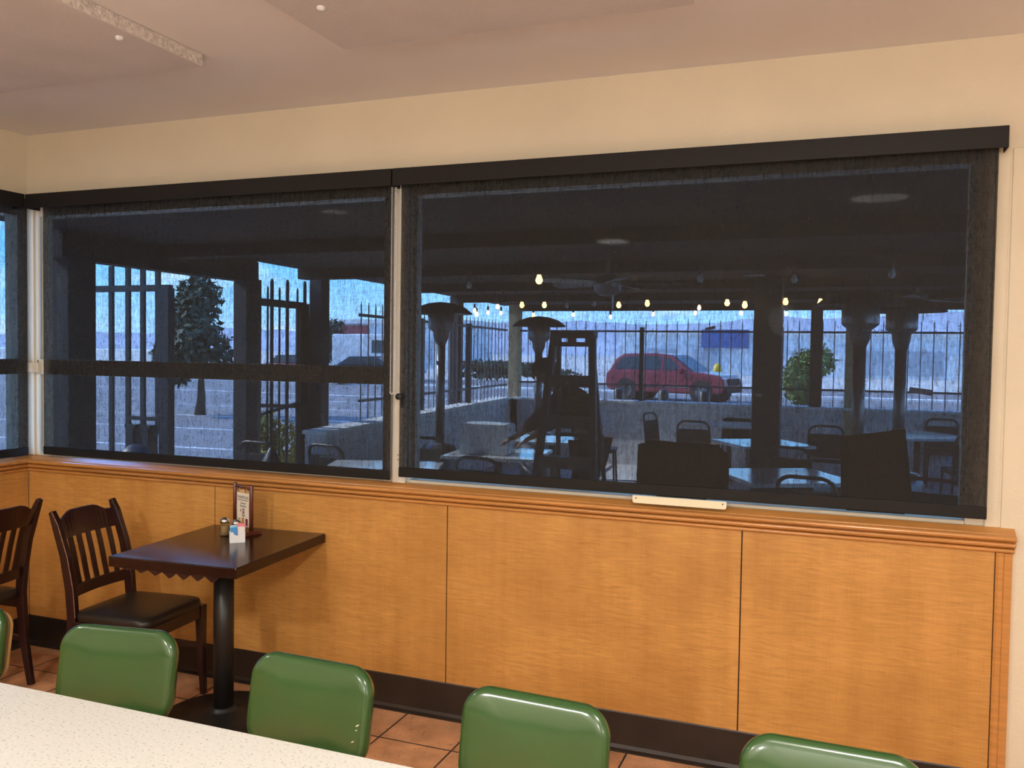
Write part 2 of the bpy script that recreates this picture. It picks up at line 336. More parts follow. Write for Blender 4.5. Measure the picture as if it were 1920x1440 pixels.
def tag(o, label=None, cat=None, group=None, kind=None):
    if label: o['label'] = label
    if cat: o['category'] = cat
    if group: o['group'] = group
    if kind: o['kind'] = kind
    return o
def thing(name, label, cat, loc=(0, 0, 0), rot=0.0, group=None):
    o = bpy.data.objects.new(name, None); COL.objects.link(o); o.empty_display_size = 0.1
    o.location = loc; o.rotation_euler = (0, 0, rot)
    return tag(o, label, cat, group)
def struct(o, label=None, cat=None): return tag(o, label, cat, kind='structure')
def copy_tree(o, parent=None):
    c = o.copy(); COL.objects.link(c)
    if parent: c.parent = parent
    for ch in [q for q in bpy.data.objects if q.parent == o]: copy_tree(ch, c)
    return c
def dup(o, loc, rot, label=None):
    c = copy_tree(o); c.location = loc; c.rotation_euler = (0, 0, rot)
    if label: c['label'] = label
    return c
def rrect(w, h, r, n=8, rb=None):
    """rounded rectangle outline, centred; rb = radius of the lower corners"""
    rb = r if rb is None else rb; pts = []
    for cx, cz, a0, rr in ((w/2-r, h/2-r, 0, r), (-w/2+r, h/2-r, 90, r), (-w/2+rb, -h/2+rb, 180, rb), (w/2-rb, -h/2+rb, 270, rb)):
        for k in range(n + 1):
            a = R(a0 + 90 * k / n); pts.append((cx + rr * math.cos(a), cz + rr * math.sin(a)))
    return pts
def text_mesh(s, size, name, m, parent, loc, rot, sx=1.0, shear=0.0):
    c = bpy.data.curves.new('lettering', 'FONT'); c.body = s; c.size = size; c.align_x = 'CENTER'; c.align_y = 'CENTER'; c.extrude = 0.0002; c.shear = shear
    t = bpy.data.objects.new('lettering', c); COL.objects.link(t)
    dg = bpy.context.evaluated_depsgraph_get(); me = bpy.data.meshes.new_from_object(t.evaluated_get(dg))
    bpy.data.objects.remove(t); me.materials.clear(); me.materials.append(m)
    o = bpy.data.objects.new(name, me); COL.objects.link(o); o.parent = parent; o.location = loc; o.rotation_euler = rot; o.scale = (sx, 1, 1)
    return o

# ------------------------------------------------------------------ the room
XR, YF, H = 6.6, -5.2, 2.743
struct(MB().box((0, YF, -0.08), (XR, 0, 0)).build('floor', TILES))
struct(MB().box((-0.15, YF, H), (XR, 0.15, H + 0.1)).build('ceiling', CEIL))
WZ0, WZ1 = 1.03, 2.36                      # window opening
wb = MB().box((-0.15, 0, 0), (XR, 0.15, WZ0)).box((-0.15, 0, WZ1), (XR, 0.15, H)).box((4.60, 0, WZ0), (XR, 0.15, WZ1)).box((-0.15, 0, WZ0), (-0.001, 0.15, WZ1))
wall_back = struct(wb.build('wall_back', CREAM))
wl = MB().box((-0.15, YF, 0), (0, 0, WZ0)).box((-0.15, YF, WZ1), (0, 0, H)).box((-0.15, YF, WZ0), (0, -2.3, WZ1))
wall_left = struct(wl.build('wall_left', CREAM))
struct(MB().box((XR, YF, 0), (XR + 0.1, 0.15, H)).build('wall_right', CREAM))
struct(MB().box((-0.15, YF - 0.1, 0), (XR + 0.1, YF, H)).build('wall_front', CREAM))
# plaster board right of the window, its seam and the slim casing
struct(MB().box((4.645, -0.006, 0.0), (XR, 0, 2.352)).build('trim_1', CREAM, bevel=0.002))
struct(MB().box((4.595, -0.004, 1.03), (4.637, 0, 2.375)).build('trim_2', CREAM, bevel=0.0015))
# wainscot
PZ0, PZ1 = 0.158, 0.958
cuts = [0.012, 1.254, 2.510, 3.766, 4.632]
for i in range(4):
    o = MB().box((cuts[i] + 0.0025, -0.012, PZ0), (cuts[i+1] - 0.0025, 0, PZ1)).build('wainscot_panel', VENEER, wall_back, bevel=0.001)
MB().box((0.012, -0.004, PZ0), (4.632, 0, PZ1)).build('panel_backing', BASEB, wall_back)
lcuts = [-0.012, -1.25, -2.5, -3.75, -5.0]
for i in range(4):
    MB().box((0, lcuts[i+1] + 0.0025, PZ0), (0.012, lcuts[i] - 0.0025, PZ1)).build('wainscot_panel', VENEER, wall_left, bevel=0.001)
def rail_profile():
    p = [(0, 0.945), (-0.014, 0.945)]
    for a in range(-80, 81, 20): p.append((-0.018 - 0.008*math.cos(R(a)), 0.954 + 0.008*math.sin(R(a))))
    p.append((-0.012, 0.9635))
    for a in range(-80, 81, 20): p.append((-0.028 - 0.014*math.cos(R(a)), 0.977 + 0.011*math.sin(R(a))))
    p.append((-0.024, 0.9885))
    for a in range(-80, 91, 17): p.append((-0.044 - 0.017*math.cos(R(a)), 1.001 + 0.011*math.sin(R(a))))
    p += [(-0.040, 1.011), (-0.038, 1.015), (-0.004, 1.032), (0, 1.032)]
    return p
MB().prism(rail_profile(), 'x', 0.0, 4.688).build('chair_rail', RAIL, wall_back)
MB().prism([(-y, z) for y, z in rail_profile()], 'y', -5.0, 0.0).build('chair_rail', RAIL, wall_left)
MB().prism([(4.632, 0), (4.632, -0.018), (4.640, -0.022), (4.655, -0.022), (4.658, -0.026), (4.682, -0.026), (4.684, 0)], 'z', 0.0, 0.945).build('end_moulding', RAIL, wall_back)
cove = [(0, 0), (-0.034, 0), (-0.034, 0.006), (-0.022, 0.012), (-0.016, 0.026), (-0.015, 0.155), (-0.012, 0.160), (0, 0.160)]
struct(MB().prism(cove, 'x', 0.0, 4.632).build('baseboard_back', BASEB))
struct(MB().prism([(-y, z) for y, z in cove], 'y', -5.0, 0.0).build('baseboard_left', BASEB))

# windows: cream aluminium frames with glass
def win(name, x0, x1, muntin=None):
    w = thing(name, None, None); struct(w)
    z0, z1 = WZ0, WZ1; b = 0.068
    f = MB().box((x0, 0.005, z0), (x0 + b, 0.10, z1)).box((x1 - b, 0.005, z0), (x1, 0.10, z1)).box((x0 + b, 0.005, z0), (x1 - b, 0.10, z0 + 0.016)).box((x0 + b, 0.005, z1 - 0.05), (x1 - b, 0.10, z1))
    f.build('frame', FRAME, w, bevel=0.004)
    s = MB().box((x0 + b, 0.03, z0 + 0.022), (x0 + b + 0.014, 0.08, z1 - 0.05)).box((x1 - b - 0.014, 0.03, z0 + 0.022), (x1 - b, 0.08, z1 - 0.05))
    s.build('glazing_bead', FRAME, w)
    zs = [(z0 + 0.022, z1 - 0.05)]
    if muntin:
        MB().box((x0 + b, -0.004, muntin[0]), (x1 - b, 0.09, muntin[1])).build('crossbar', FRAME, w, bevel=0.003)
        zs = [(z0 + 0.022, muntin[0]), (muntin[1], z1 - 0.05)]
    for a, c in zs: MB().box((x0 + b, 0.056, a), (x1 - b, 0.060, c)).build('glass', GLASS, w)
    return w
w1 = win('window_1', 0.0, 2.243, (1.468, 1.548))
w2 = win('window_2', 2.243, 4.60)
w3 = thing('window_3', None, None); struct(w3)
f = MB().box((-0.10, -0.058, WZ0), (-0.005, 0, WZ1)).box((-0.10, -2.3, WZ0), (-0.005, -2.23, WZ1)).box((-0.10, -2.23, WZ0), (-0.005, -0.058, WZ0 + 0.03)).box((-0.10, -2.23, WZ1 - 0.05), (-0.005, -0.058, WZ1))
f.build('frame', FRAME, w3, bevel=0.004)
MB().box((-0.09, -2.23, 1.468), (0.004, -0.058, 1.548)).build('crossbar', FRAME, w3, bevel=0.003)
MB().box((-0.060, -2.23, 1.548), (-0.056, -0.058, WZ1 - 0.05)).build('glass', GLASS, w3); MB().box((-0.060, -2.23, WZ0 + 0.03), (-0.056, -0.058, 1.468)).build('glass', GLASS, w3)
# corner post of the two windows and its little ribs, with the stub of the crossbar
MB().box((0.008, -0.012, WZ0 + 0.002), (0.052, 0.008, WZ1)).box((0.060, -0.004, WZ0 + 0.002), (0.082, 0.008, WZ1)).build('corner_post', FRAME, w1, bevel=0.004)
MB().box((0.004, -0.030, 1.478), (0.10, 0.0, 1.530)).build('crossbar_end', FRAME, w1, bevel=0.004)
# mullion cover between the windows, with the holes an old fitting left
MB().box((2.236, -0.020, WZ0 + 0.001), (2.300, 0.006, WZ1)).build('mullion_cover', FRAME, w2, bevel=0.004)
hm = MB()
for dx in (0.0, 0.016):
    for dz in (0.0, 0.022): hm.tube([(2.268 + dx, -0.0195, 1.135 + dz), (2.268 + dx, -0.0215, 1.135 + dz)], 0.0028, 8)
hm.build('screw_hole', HOLE, w2)

# ------------------------------------------------------------------ roller shades
def shade(label, axis, a0, a1, f0, f1, zb, out=0.10):
    """axis 'x' for the back wall, 'y' for the left one; a = fabric extent, f = fascia extent"""
    t = thing('roller_shade', label, 'window shade')
    def bx(mb, u0, u1, d0, d1, z0, z1):
        if axis == 'x': mb.box((u0, -d1, z0), (u1, -d0, z1))
        else: mb.box((d0, u0, z0), (d1, u1, z1))
        return mb
    bx(MB(), f0, f1, out - 0.006, out, 2.336, 2.410).build('fascia', BLACK, t, bevel=0.002)
    bx(MB(), f0, f1, 0.012, out - 0.006, 2.404, 2.410).build('fascia_top', BLACK, t)
    for u0 in (f0, f1 - 0.004): bx(MB(), u0, u0 + 0.004, 0.012, out - 0.006, 2.336, 2.404).build('end_cap', BLACK, t)
    ru = MB()
    if axis == 'x': ru.tube([(a0, -0.070, 2.372), (a1, -0.070, 2.372)], 0.022, 16)
    else: ru.tube([(0.070, a0, 2.372), (0.070, a1, 2.372)], 0.022, 16)
    ru.build('roller_tube', BLACK, t, smooth=True)
    fb = MB(); q4 = [(a0, zb + 0.040), (a1, zb + 0.040), (a1, 2.375), (a0, 2.375)]
    fb.bm.faces.new([fb.bm.verts.new((u, -0.0495, v) if axis == 'x' else (0.0495, u, v)) for u, v in q4]); fb.build('shade_fabric', WOVEN, t)
    hb = bx(MB(), a0, a1, 0.045, 0.055, zb, zb + 0.044).build('hem_bar', HEM, t, bevel=0.003)
    return t
def chain(parent, x0, x1, zb):
    m = MB(); y = -0.062; pts = []; zt = 2.352; r = (x1 - x0) / 2
    z = zt
    while z > zb + r: pts.append((x0, y, z)); z -= 0.0085
    for k in range(0, 8): a = math.pi * k / 7; pts.append(((x0 + x1)/2 - r*math.cos(a), y, zb + r - r*math.sin(a)))
    z = zb + r
    while z < zt: pts.append((x1, y, z)); z += 0.0085
    m.tube(pts, 0.0009, 4)
    for p in pts: m.lathe([(0, -0.0034), (0.0034, 0), (0, 0.0034)], p, 6)
    return m.build('bead_chain', BEAD, parent)
sL = shade('black roller shade in the middle, over the window with the crossbar', 'x', 0.168, 2.245, 0.100, 2.262, 1.046)
sR = shade('wide black roller shade on the right, over the undivided window', 'x', 2.288, 4.594, 2.268, 4.616, 1.064)
sW = shade('black roller shade on the left side wall', 'y', -2.25, -0.047, -2.32, -0.100, 1.034)
chain(sL, 2.2475, 2.2635, 1.430); chain(sR, 2.2700, 2.2900, 1.425)
ct = thing('chain_tensioner', 'small black chain tensioner clip on the cream mullion', 'clip', (2.2915, -0.020, 1.40))
MB().tube([(0, -0.002, 0.020), (0, -0.050, 0.020)], 0.014, 16).build('pulley', DARKM, ct, smooth=True)
MB().box((-0.009, -0.012, -0.030), (0.009, 0.0, 0.018)).build('bracket', DARKM, ct, bevel=0.003)
MB().ball((0, -0.013, -0.017), 0.0042, 2).build('screw', CHROME, ct)

# ivory plate at the foot of the right window
pl = thing('sill_plate', 'ivory plate with rounded lower corners on the sill of the right window', 'plate', (3.527, -0.058, 1.0455))
MB().prism(rrect(0.366, 0.030, 0.003, 4, rb=0.009), 'y', -0.004, 0.003).build('plate', IVORY, pl)
for s in (-1, 1): MB().tube([(s*0.169, -0.0035, 0.005), (s*0.169, -0.0055, 0.005)], 0.0028, 10).build('screw', HOLE, pl)
MB().prism(rrect(0.018, 0.012, 0.002, 3), 'y', -0.0055, -0.0035).build('embossed_tab', IVORY, pl)

# ceiling boards
def board(label, x0, x1, y0, y1, buttons):
    t = thing('ceiling_panel', label, 'ceiling panel', (x0, y1, H))
    m = MB(); nx = 60; ny = 60
    m.box((0, y0 - y1, -0.046), (x1 - x0, 0, 0)); o = m.build('board', PANEL_C, t, bevel=0.003)
    e2 = MB().box((x1 - x0 - 0.001, y0 - y1 + 0.004, -0.0435), (x1 - x0 + 0.0015, -0.004, -0.002)).build('cut_edge', PANEL_E, t)
    for bx_, by_ in buttons: MB().lathe([(0, -0.058), (0.011, -0.057), (0.014, -0.052), (0.014, -0.045)], (bx_ - x0, by_ - y1, 0), 14).build('fixing_button', WHITEP, t, smooth=True)
    return t
board('ceiling panel at the left, showing its pale crumbly cut edge', 0.575, 1.795, -1.95, -0.735, [(1.735, -1.085), (0.64, -1.085)])
board('ceiling panel right of the one with the visible cut edge', 2.412, 3.655, -1.95, -0.722, [(2.552, -1.082), (3.58, -1.082)])

# ------------------------------------------------------------------ dark wooden table by the wall
tb = thing('dining_table', 'dark mahogany pedestal table against the panelled wall', 'table', (1.618, -0.390, 0), R(4.2))
W2, D2 = 0.300, 0.350
MB().box((-W2, -D2, 0.727), (W2, D2, 0.770)).build('tabletop', MAHOG2, tb, bevel=0.004)
n = 7; tooth = []
for i in range(n + 1):
    x = -0.24 + i * 0.066; hh = 0.004 + 0.020 * min(1, (i + 1) / 4)
    if i < n: tooth += [(x, 0.728), (x + 0.033, 0.728 - hh)]
    else: tooth += [(x, 0.728)]
poly = [(-0.24, 0.733)] + tooth[0:] + [(tooth[-1][0], 0.733)]
MB().prism(poly, 'y', -D2 + 0.001, -D2 + 0.016).build('jagged_underside_edge', MAHOG, tb)
MB().tube([(0, 0, 0.03), (0, 0, 0.715)], 0.043, 28).build('pedestal_column', IRON, tb, smooth=True)
MB().lathe([(0, 0), (0.285, 0), (0.285, 0.008), (0.270, 0.016), (0.16, 0.030), (0.075, 0.042), (0.058, 0.050), (0.056, 0.060), (0.046, 0.062), (0, 0.062)], seg=48).build('base_disc', IRON, tb, smooth=True)
MB().box((-0.2, -0.03, 0.712), (0.2, 0.03, 0.727)).box((-0.03, -0.2, 0.712), (0.03, 0.2, 0.727)).build('top_spider', IRON, tb)

# things on it
TZ = 0.770
def shaker(loc, label, fill):
    t = thing('spice_shaker', label, 'shaker', loc)
    prof = [(0.0, 0), (0.0215, 0.0), (0.0225, 0.004), (0.0205, 0.018), (0.0190, 0.050), (0.0195, 0.060)]
    MB().lathe(prof, seg=20).build('glass_jar', JAR, t, smooth=True)
    MB().lathe([(0, 0.003), (0.0195, 0.003), (0.0180, 0.018), (0.0172, 0.046), (0, 0.047)], seg=20).build('contents', fill, t, smooth=True)
    MB().lathe([(0.0205, 0.058), (0.0215, 0.059), (0.0215, 0.070), (0.0195, 0.0745), (0.016, 0.0765), (0.011, 0.0815), (0, 0.084)], seg=24).build('cap', CHROME, t, smooth=True)
    return t
shaker((1.506, -0.247, TZ), 'glass shaker of ground brown spice with a chrome cap, left of the packet caddy', PEPPER)
shaker((1.583, -0.262, TZ), 'glass shaker with chrome cap half hidden behind the packet caddy', SALT)
cd = thing('packet_caddy', 'small white plastic sweetener caddy with scooped front', 'caddy', (1.640, -0.330, TZ), R(42))
fw = 0.0325
scoop = [(-fw, 0), (fw, 0), (fw, 0.047), (0.018, 0.047)] + [(0.017*math.cos(R(a)), 0.046 - 0.014*math.sin(R(a))) for a in range(0, 181, 20)] + [(-0.018, 0.047), (-fw, 0.047)]
MB().prism(scoop, 'y', -0.022, -0.0195).build('front_panel', WHITEP, cd)
MB().prism(scoop, 'y', 0.0195, 0.022).build('back_panel', WHITEP, cd)
for s in (-1, 1): MB().box((s*fw - (0.0025 if s > 0 else 0), -0.0195, 0), (s*fw + (0 if s > 0 else 0.0025), 0.0195, 0.049)).build('side_panel', WHITEP, cd)
MB().box((-fw, -0.0195, 0), (fw, 0.0195, 0.003)).build('bottom_panel', WHITEP, cd)
def packet(lx, ly, m, tilt, label, h=0.070):
    c, s_ = math.cos(R(42)), math.sin(R(42))
    t = MB()
    t.box((-0.0125, -0.0010, 0), (0.0125, 0.0010, h)); o = t.build('sweetener_packet', m, bevel=0.0006)
    o.location = (1.640 + lx*c - ly*s_, -0.330 + lx*s_ + ly*c, TZ + 0.0032); o.rotation_euler = (R(-3), R(tilt), R(42))
    return tag(o, label, 'packet', 'sweetener packets in the white caddy')
for i in range(3): packet(-0.012 - 0.002*i, -0.014 + 0.0035*i, BLUEPK, -4 + 4*i, 'bright blue sweetener packets at the left of the caddy', 0.064 - 0.002*i)
for i in range(3): packet(-0.0145 + 0.002*i, 0.0 + 0.0045*i, LBLUE, -3 + 3*i, 'pale blue sweetener packets behind the bright blue ones', 0.070)
for i in range(3): packet(0.0145, -0.0135 + 0.004*i, WHITEPK, 6 - 4*i, 'white sweetener packets at the right of the caddy', 0.064)
for i in range(3): packet(0.0135 - 0.001*i, 0.002 + 0.0045*i, PINKPK, 7 - 5*i, 'pink sweetener packets at the back right of the caddy', 0.074)

sg = thing('table_sign_stand', 'small wooden two-post stand for a hanging menu card', 'sign stand', (1.545, -0.169, TZ), math.atan2(-0.042, 0.126))
hx = 0.066
for s in (-1, 1):
    MB().tube([(s*hx, 0, 0.018), (s*hx, 0, 0.225), (s*hx, 0, 0.229)], [0.0088, 0.0088, 0.006], 14).build('post', SIGNW, sg, smooth=True)
    MB().prism([(-0.048, 0), (0.048, 0), (0.048, 0.009), (0.030, 0.019), (-0.030, 0.019), (-0.048, 0.009)], 'x', s*hx - 0.013, s*hx + 0.013).build('foot', SIGNW, sg, bevel=0.002)
MB().tube([(-hx, 0, 0.212), (hx, 0, 0.212)], 0.005, 10).build('crossbar', SIGNW, sg, smooth=True)
a_sg = math.atan2(-0.042, 0.126)
bn = thing('menu_card', 'cream menu card hanging in the small wooden table stand, price in dark figures', 'menu card', (1.545, -0.169, TZ), a_sg)
MB().prism([(-0.047, 0.035), (-0.002, 0.030), (0.048, 0.032), (0.046, 0.120), (0.050, 0.196), (0.004, 0.199), (-0.049, 0.197), (-0.050, 0.12)], 'y', -0.0008, 0.0008).build('card', PAPER, bn)
MB().box((-0.049, -0.0012, 0.1865), (0.049, -0.0008, 0.1965)).build('tan_band', TANINK, bn)
for s in (-1, 1):
    pts = [(s*0.028 + 0.0*a, 0.0085*math.cos(R(a)), 0.202 + 0.0125*math.sin(R(a))) for a in range(0, 361, 30)]
    MB().tube(pts, 0.0013, 6).build('hanging_ring', DARKM, bn, smooth=True)
RX = (math.pi/2, 0, 0)
text_mesh('FAMOUS', 0.021, 'lettering', INK, bn, (0.000, -0.0012, 0.164), RX, 1.05)
MB().box((-0.042, -0.0012, 0.150), (0.042, -0.0008, 0.1525)).build('fine_print_line', INK, bn)
text_mesh('Summer', 0.013, 'lettering', INK, bn, (0.002, -0.0012, 0.138), RX, 1.0, 0.2)
text_mesh('Shandies', 0.014, 'lettering', INK, bn, (0.0, -0.0012, 0.125), RX, 1.0, 0.2)
text_mesh('8', 0.056, 'lettering', DRINK_R, bn, (0.004, -0.0012, 0.093), RX, 0.75)
text_mesh('$', 0.020, 'lettering', DRINK_R, bn, (-0.017, -0.0012, 0.104), RX, 0.8)
for x, m_, hh in ((-0.030, DRINK_G, 0.030), (0.0, DRINK_O, 0.034), (0.030, DRINK_R, 0.032)):
    MB().prism([(x - 0.006, 0.037), (x + 0.006, 0.037), (x + 0.009, 0.037 + hh), (x - 0.009, 0.037 + hh)], 'y', -0.0014, -0.0008).build('printed_glass', m_, bn)

# ------------------------------------------------------------------ mahogany slat-back chairs
def wood_chair(label, loc, rot):
    t = thing('dining_chair', label, 'chair', loc, rot, 'mahogany slat-back chairs')
    bx = [(-0.245, 0.0), (-0.205, 0.22), (-0.190, 0.44), (-0.200, 0.56), (-0.228, 0.70), (-0.275, 0.84), (-0.300, 0.895)]
    def xat(z):
        for (x0, z0), (x1, z1) in zip(bx, bx[1:]):
            if z <= z1: return x0 + (x1 - x0) * (z - z0) / (z1 - z0)
        return bx[-1][0]
    for s in (-1, 1):
        y = s * 0.182
        MB().sweep([(x, y, z) for x, z in bx], [(0.024, 0.030), (0.026, 0.040), (0.028, 0.046), (0.028, 0.046), (0.028, 0.042), (0.028, 0.036), (0.026, 0.022)]).build('back_post', MAHOG, t, bevel=0.004)
        if s < 0:
            we = MB().sweep([(x + 0.0225 * (h_ / 0.046), y - 0.0135, z) for (x, z), h_ in zip(bx[2:], (0.046, 0.046, 0.042, 0.036, 0.022))], [(0.0022, 0.0022)] * 5)
            we.build('worn_edge', WORN, t)
        MB().sweep([(0.195, s*0.205, 0.0), (0.188, s*0.198, 0.20), (0.185, s*0.196, 0.425)], [(0.024, 0.024), (0.032, 0.032), (0.040, 0.040)]).build('front_leg', MAHOG, t, bevel=0.003)
        MB().beam((-0.19, s*0.186, 0.395), (0.185, s*0.200, 0.395), 0.020, 0.055).build('side_apron', MAHOG, t, bevel=0.002)
        MB().beam((-0.206, s*0.186, 0.215), (0.188, s*0.198, 0.235), 0.016, 0.026).build('side_stretcher', MAHOG, t, bevel=0.002)
    MB().beam((0.188, -0.19, 0.395), (0.188, 0.19, 0.395), 0.055, 0.020, side=(0, 0, 1)).build('front_apron', MAHOG, t, bevel=0.002)
    MB().beam((-0.02, -0.19, 0.225), (-0.02, 0.19, 0.225), 0.024, 0.016, side=(0, 0, 1)).build('cross_stretcher', MAHOG, t, bevel=0.002)
    # curved crest rail with a raised middle
    def bow(y): return -0.022 * (1 - (y / 0.17) ** 2)
    ys = [-0.17 + 0.34 * i / 16 for i in range(17)]
    def crest_top(y):
        a = abs(y)
        return 0.885 if a < 0.075 else 0.885 - 0.030 * min(1, (a - 0.075) / 0.055)
    m = MB(); rings = []
    for y in ys:
        x0 = xat(0.77) + bow(y); x1 = xat(0.87) + bow(y); zt = crest_top(y)
        rings.append([m.bm.verts.new(p) for p in ((x0 - 0.010, y, 0.775), (x0 + 0.010, y, 0.775), (x1 + 0.009, y, zt), (x1 - 0.009, y, zt))])
    for q0, q1 in zip(rings, rings[1:]):
        for i in range(4): m.bm.faces.new([q0[i], q0[(i+1)%4], q1[(i+1)%4], q1[i]])
    m.bm.faces.new(rings[0][::-1]); m.bm.faces.new(rings[-1]); m.build('crest_rail', MAHOG, t, bevel=0.002)
    m = MB(); rings = []
    for y in ys:
        x0 = xat(0.53) + bow(y)
        rings.append([m.bm.verts.new(p) for p in ((x0 - 0.009, y, 0.520), (x0 + 0.009, y, 0.520), (x0 + 0.006, y, 0.570), (x0 - 0.012, y, 0.570))])
    for q0, q1 in zip(rings, rings[1:]):
        for i in range(4): m.bm.faces.new([q0[i], q0[(i+1)%4], q1[(i+1)%4], q1[i]])
    m.bm.faces.new(rings[0][::-1]); m.bm.faces.new(rings[-1]); m.build('lower_rail', MAHOG, t, bevel=0.002)
    for i in range(5):
        y = -0.118 + 0.059 * i
        zs = [0.565, 0.62, 0.68, 0.73, 0.78]
        MB().sweep([(xat(z) + bow(y) - 0.004*math.sin(math.pi*(z - 0.565)/0.215), y, z) for z in zs], [(0.026, 0.010)] * 5).build('slat', MAHOG, t, bevel=0.002)
    # upholstered seat
    m = MB(); out = []
    N = 40
    for k, (sc, z) in enumerate(((0.96, 0.418), (1.0, 0.428), (1.0, 0.446), (0.975, 0.458), (0.86, 0.467), (0.6, 0.473), (0.3, 0.475))):
        ring = []
        for x, y in rrect(0.40, 0.42, 0.06, 9):
            w = 0.92 + 0.08 * (x + 0.2) / 0.4
            ring.append(m.bm.verts.new((0.005 + x*sc, y*w*sc, z)))
        out.append(ring)
    for q0, q1 in zip(out, out[1:]):
        n = len(q0)
        for i in range(n): m.bm.faces.new([q0[i], q0[(i+1)%n], q1[(i+1)%n], q1[i]])
    m.bm.faces.new(out[0][::-1]); m.bm.faces.new(out[-1]); m.build('seat', VINYL, t, smooth=True)
    return t
wood_chair('mahogany slat-back chair pulled up to the small dark table', (1.175, -0.425, 0), R(5))
wood_chair('mahogany slat-back chair cut off by the left edge of the photo', (0.300, -0.640, 0), R(186))

# ------------------------------------------------------------------ green vinyl chairs and the white table
def pad(w, h, th, r, bulge, bend=0.0):
    """puffy upholstered pad: outline in x,z, thickness along y (front at -y)"""
    m = MB(); rings = []
    prof = [(0.0, 0.0)]
    steps = [(-0.012, th*0.5), (-0.004, th*0.20), (0.0, 0.0), (-0.0015, -th*0.22), (-0.007, -th*0.40), (-0.016, -th*0.50)]
    for ins, y in steps:
        rings.append([(x, z, y) for x, z in rrect(w + 2*ins, h + 2*ins, max(0.02, r + ins), 9)])
    base = rrect(w - 0.032, h - 0.032, r - 0.016, 9)
    for sc in (0.93, 0.85, 0.72, 0.55, 0.36, 0.16):
        rings.append([(x*sc, z*sc, -th*0.50 - bulge*(1 - sc**2.4)) for x, z in base])
    V = [[m.bm.verts.new((x, y + bend*(x/(w/2))**2, z)) for x, z, y in rg] for rg in rings]
    for q0, q1 in zip(V, V[1:]):
        n = len(q0)
        for i in range(n): m.bm.faces.new([q0[i], q0[(i+1)%n], q1[(i+1)%n], q1[i]])
    m.bm.faces.new(V[-1]); m.bm.faces.new(V[0][::-1])
    return m
def green_chair(label, loc, rot, tears=(), sw=0.30):
    t = thing('vinyl_chair', label, 'chair', loc, rot, 'green vinyl chairs along the white table')
    tilt = Matrix.Translation((0, 0, 0.655)) @ Matrix.Rotation(R(-9), 4, 'X')
    pad(0.386, 0.262, 0.050, 0.072, 0.014, -0.018).move(tilt).build('backrest', GREEN, t, smooth=True)
    MB().prism(rrect(sw, sw*0.62, 0.05, 8), 'y', 0.022, 0.033).move(tilt).build('back_shell', TANSHELL, t, bevel=0.003)
    for x, z, s in tears:
        MB().prism([(x - s, z - s*0.6), (x + s*0.3, z - s*0.2), (x + s, z + s*0.9), (x - s*0.3, z + s*0.4)], 'y', -0.0428, -0.030).move(tilt).build('tear', TEAR, t)
    sm = Matrix.Translation((0, -0.225, 0.448)) @ Matrix.Rotation(R(-90), 4, 'X')
    pad(0.39, 0.39, 0.05, 0.07, 0.012).move(sm).build('seat', GREEN, t, smooth=True)
    for s in (-1, 1):
        MB().tube([(s*0.10, 0.040, 0.62), (s*0.10, 0.020, 0.52), (s*0.11, -0.01, 0.42), (s*0.13, 0.0, 0.22), (s*0.15, 0.03, 0.0)], 0.011, 10).build('rear_leg', STEEL, t, smooth=True)
        MB().tube([(s*0.11, -0.36, 0.425), (s*0.13, -0.385, 0.2), (s*0.145, -0.40, 0.0)], 0.011, 10).build('front_leg', STEEL, t, smooth=True)
        MB().tube([(s*0.11, -0.36, 0.416), (s*0.11, -0.01, 0.416)], 0.010, 8).build('seat_bar', STEEL, t, smooth=True)
    return t
green_chair('green vinyl chair mostly cut off at the left edge of the photo', (1.462, -1.49, 0), R(8), (), 0.352)
green_chair('green vinyl chair in front of the mahogany chair seat', (2.130, -1.475, 0), R(9))
green_chair('green vinyl chair with small torn spots, just right of the table pedestal', (2.802, -1.475, 0), R(-2), [(0.168, -0.010, 0.005), (0.166, -0.022, 0.003), (0.158, -0.052, 0.004)])
green_chair('green vinyl chair in front of the wall panel joint, third from the right end of the row', (3.438, -1.475, 0), R(-3))['label'] = 'glossy green vinyl chair below the middle wainscot panel'
green_chair('green vinyl chair of which only the top shows, nearest the right corner', (4.115, -1.480, 0), R(-1))
lt = thing('long_table', 'long white speckled table in the left foreground', 'table', (2.9, -2.25, 0))
MB().box((-2.5, -0.37, 0.724), (1.9, 0.385, 0.760)).build('tabletop', SPECK, lt, bevel=0.003)
for x in (-1.6, -0.1, 1.2):
    MB().tube([(x, 0, 0.02), (x, 0, 0.72)], 0.04, 18).build('pedestal', IRON, lt, smooth=True)
    MB().lathe([(0, 0), (0.28, 0), (0.27, 0.015), (0.06, 0.045), (0, 0.045)], (x, 0, 0), 32).build('base_disc', IRON, lt, smooth=True)

# ------------------------------------------------------------------ outdoors: ground, patio shell
struct(MB().box((-400, 0.15, -0.30), (400, 900, -0.10)).box((-400, -60, -0.30), (-0.16, 0.15, -0.10)).build('ground', DESERT))
struct(MB().box((-60, 0.16, -0.10), (60, 44, -0.055)).box((-60, -40, -0.10), (-0.16, 0.16, -0.055)).build('asphalt_lot', ASPH))
for i, (y, x0, x1) in enumerate(((33.5, -60, 60),)):
    struct(MB().box((x0, y, -0.055), (x1, y + 1.1, 0.02)).build('kerb', CAPST))
struct(MB().box((-60, 24.2, -0.055), (60, 24.5, -0.049)).build('road_line', STRIPE))
for k, (x, y) in enumerate(((-9.0, 8.0), (-9.0, 11.0), (-9.0, 14.0), (-9.0, 17.5), (-9.0, 21.0))):
    o = MB().box((-5.5, -0.06, 0), (5.5, 0.06, 0.006)).build('parking_line', STRIPE); o.location = (x, y, -0.055); o.rotation_euler = (0, 0, R(4)); struct(o)
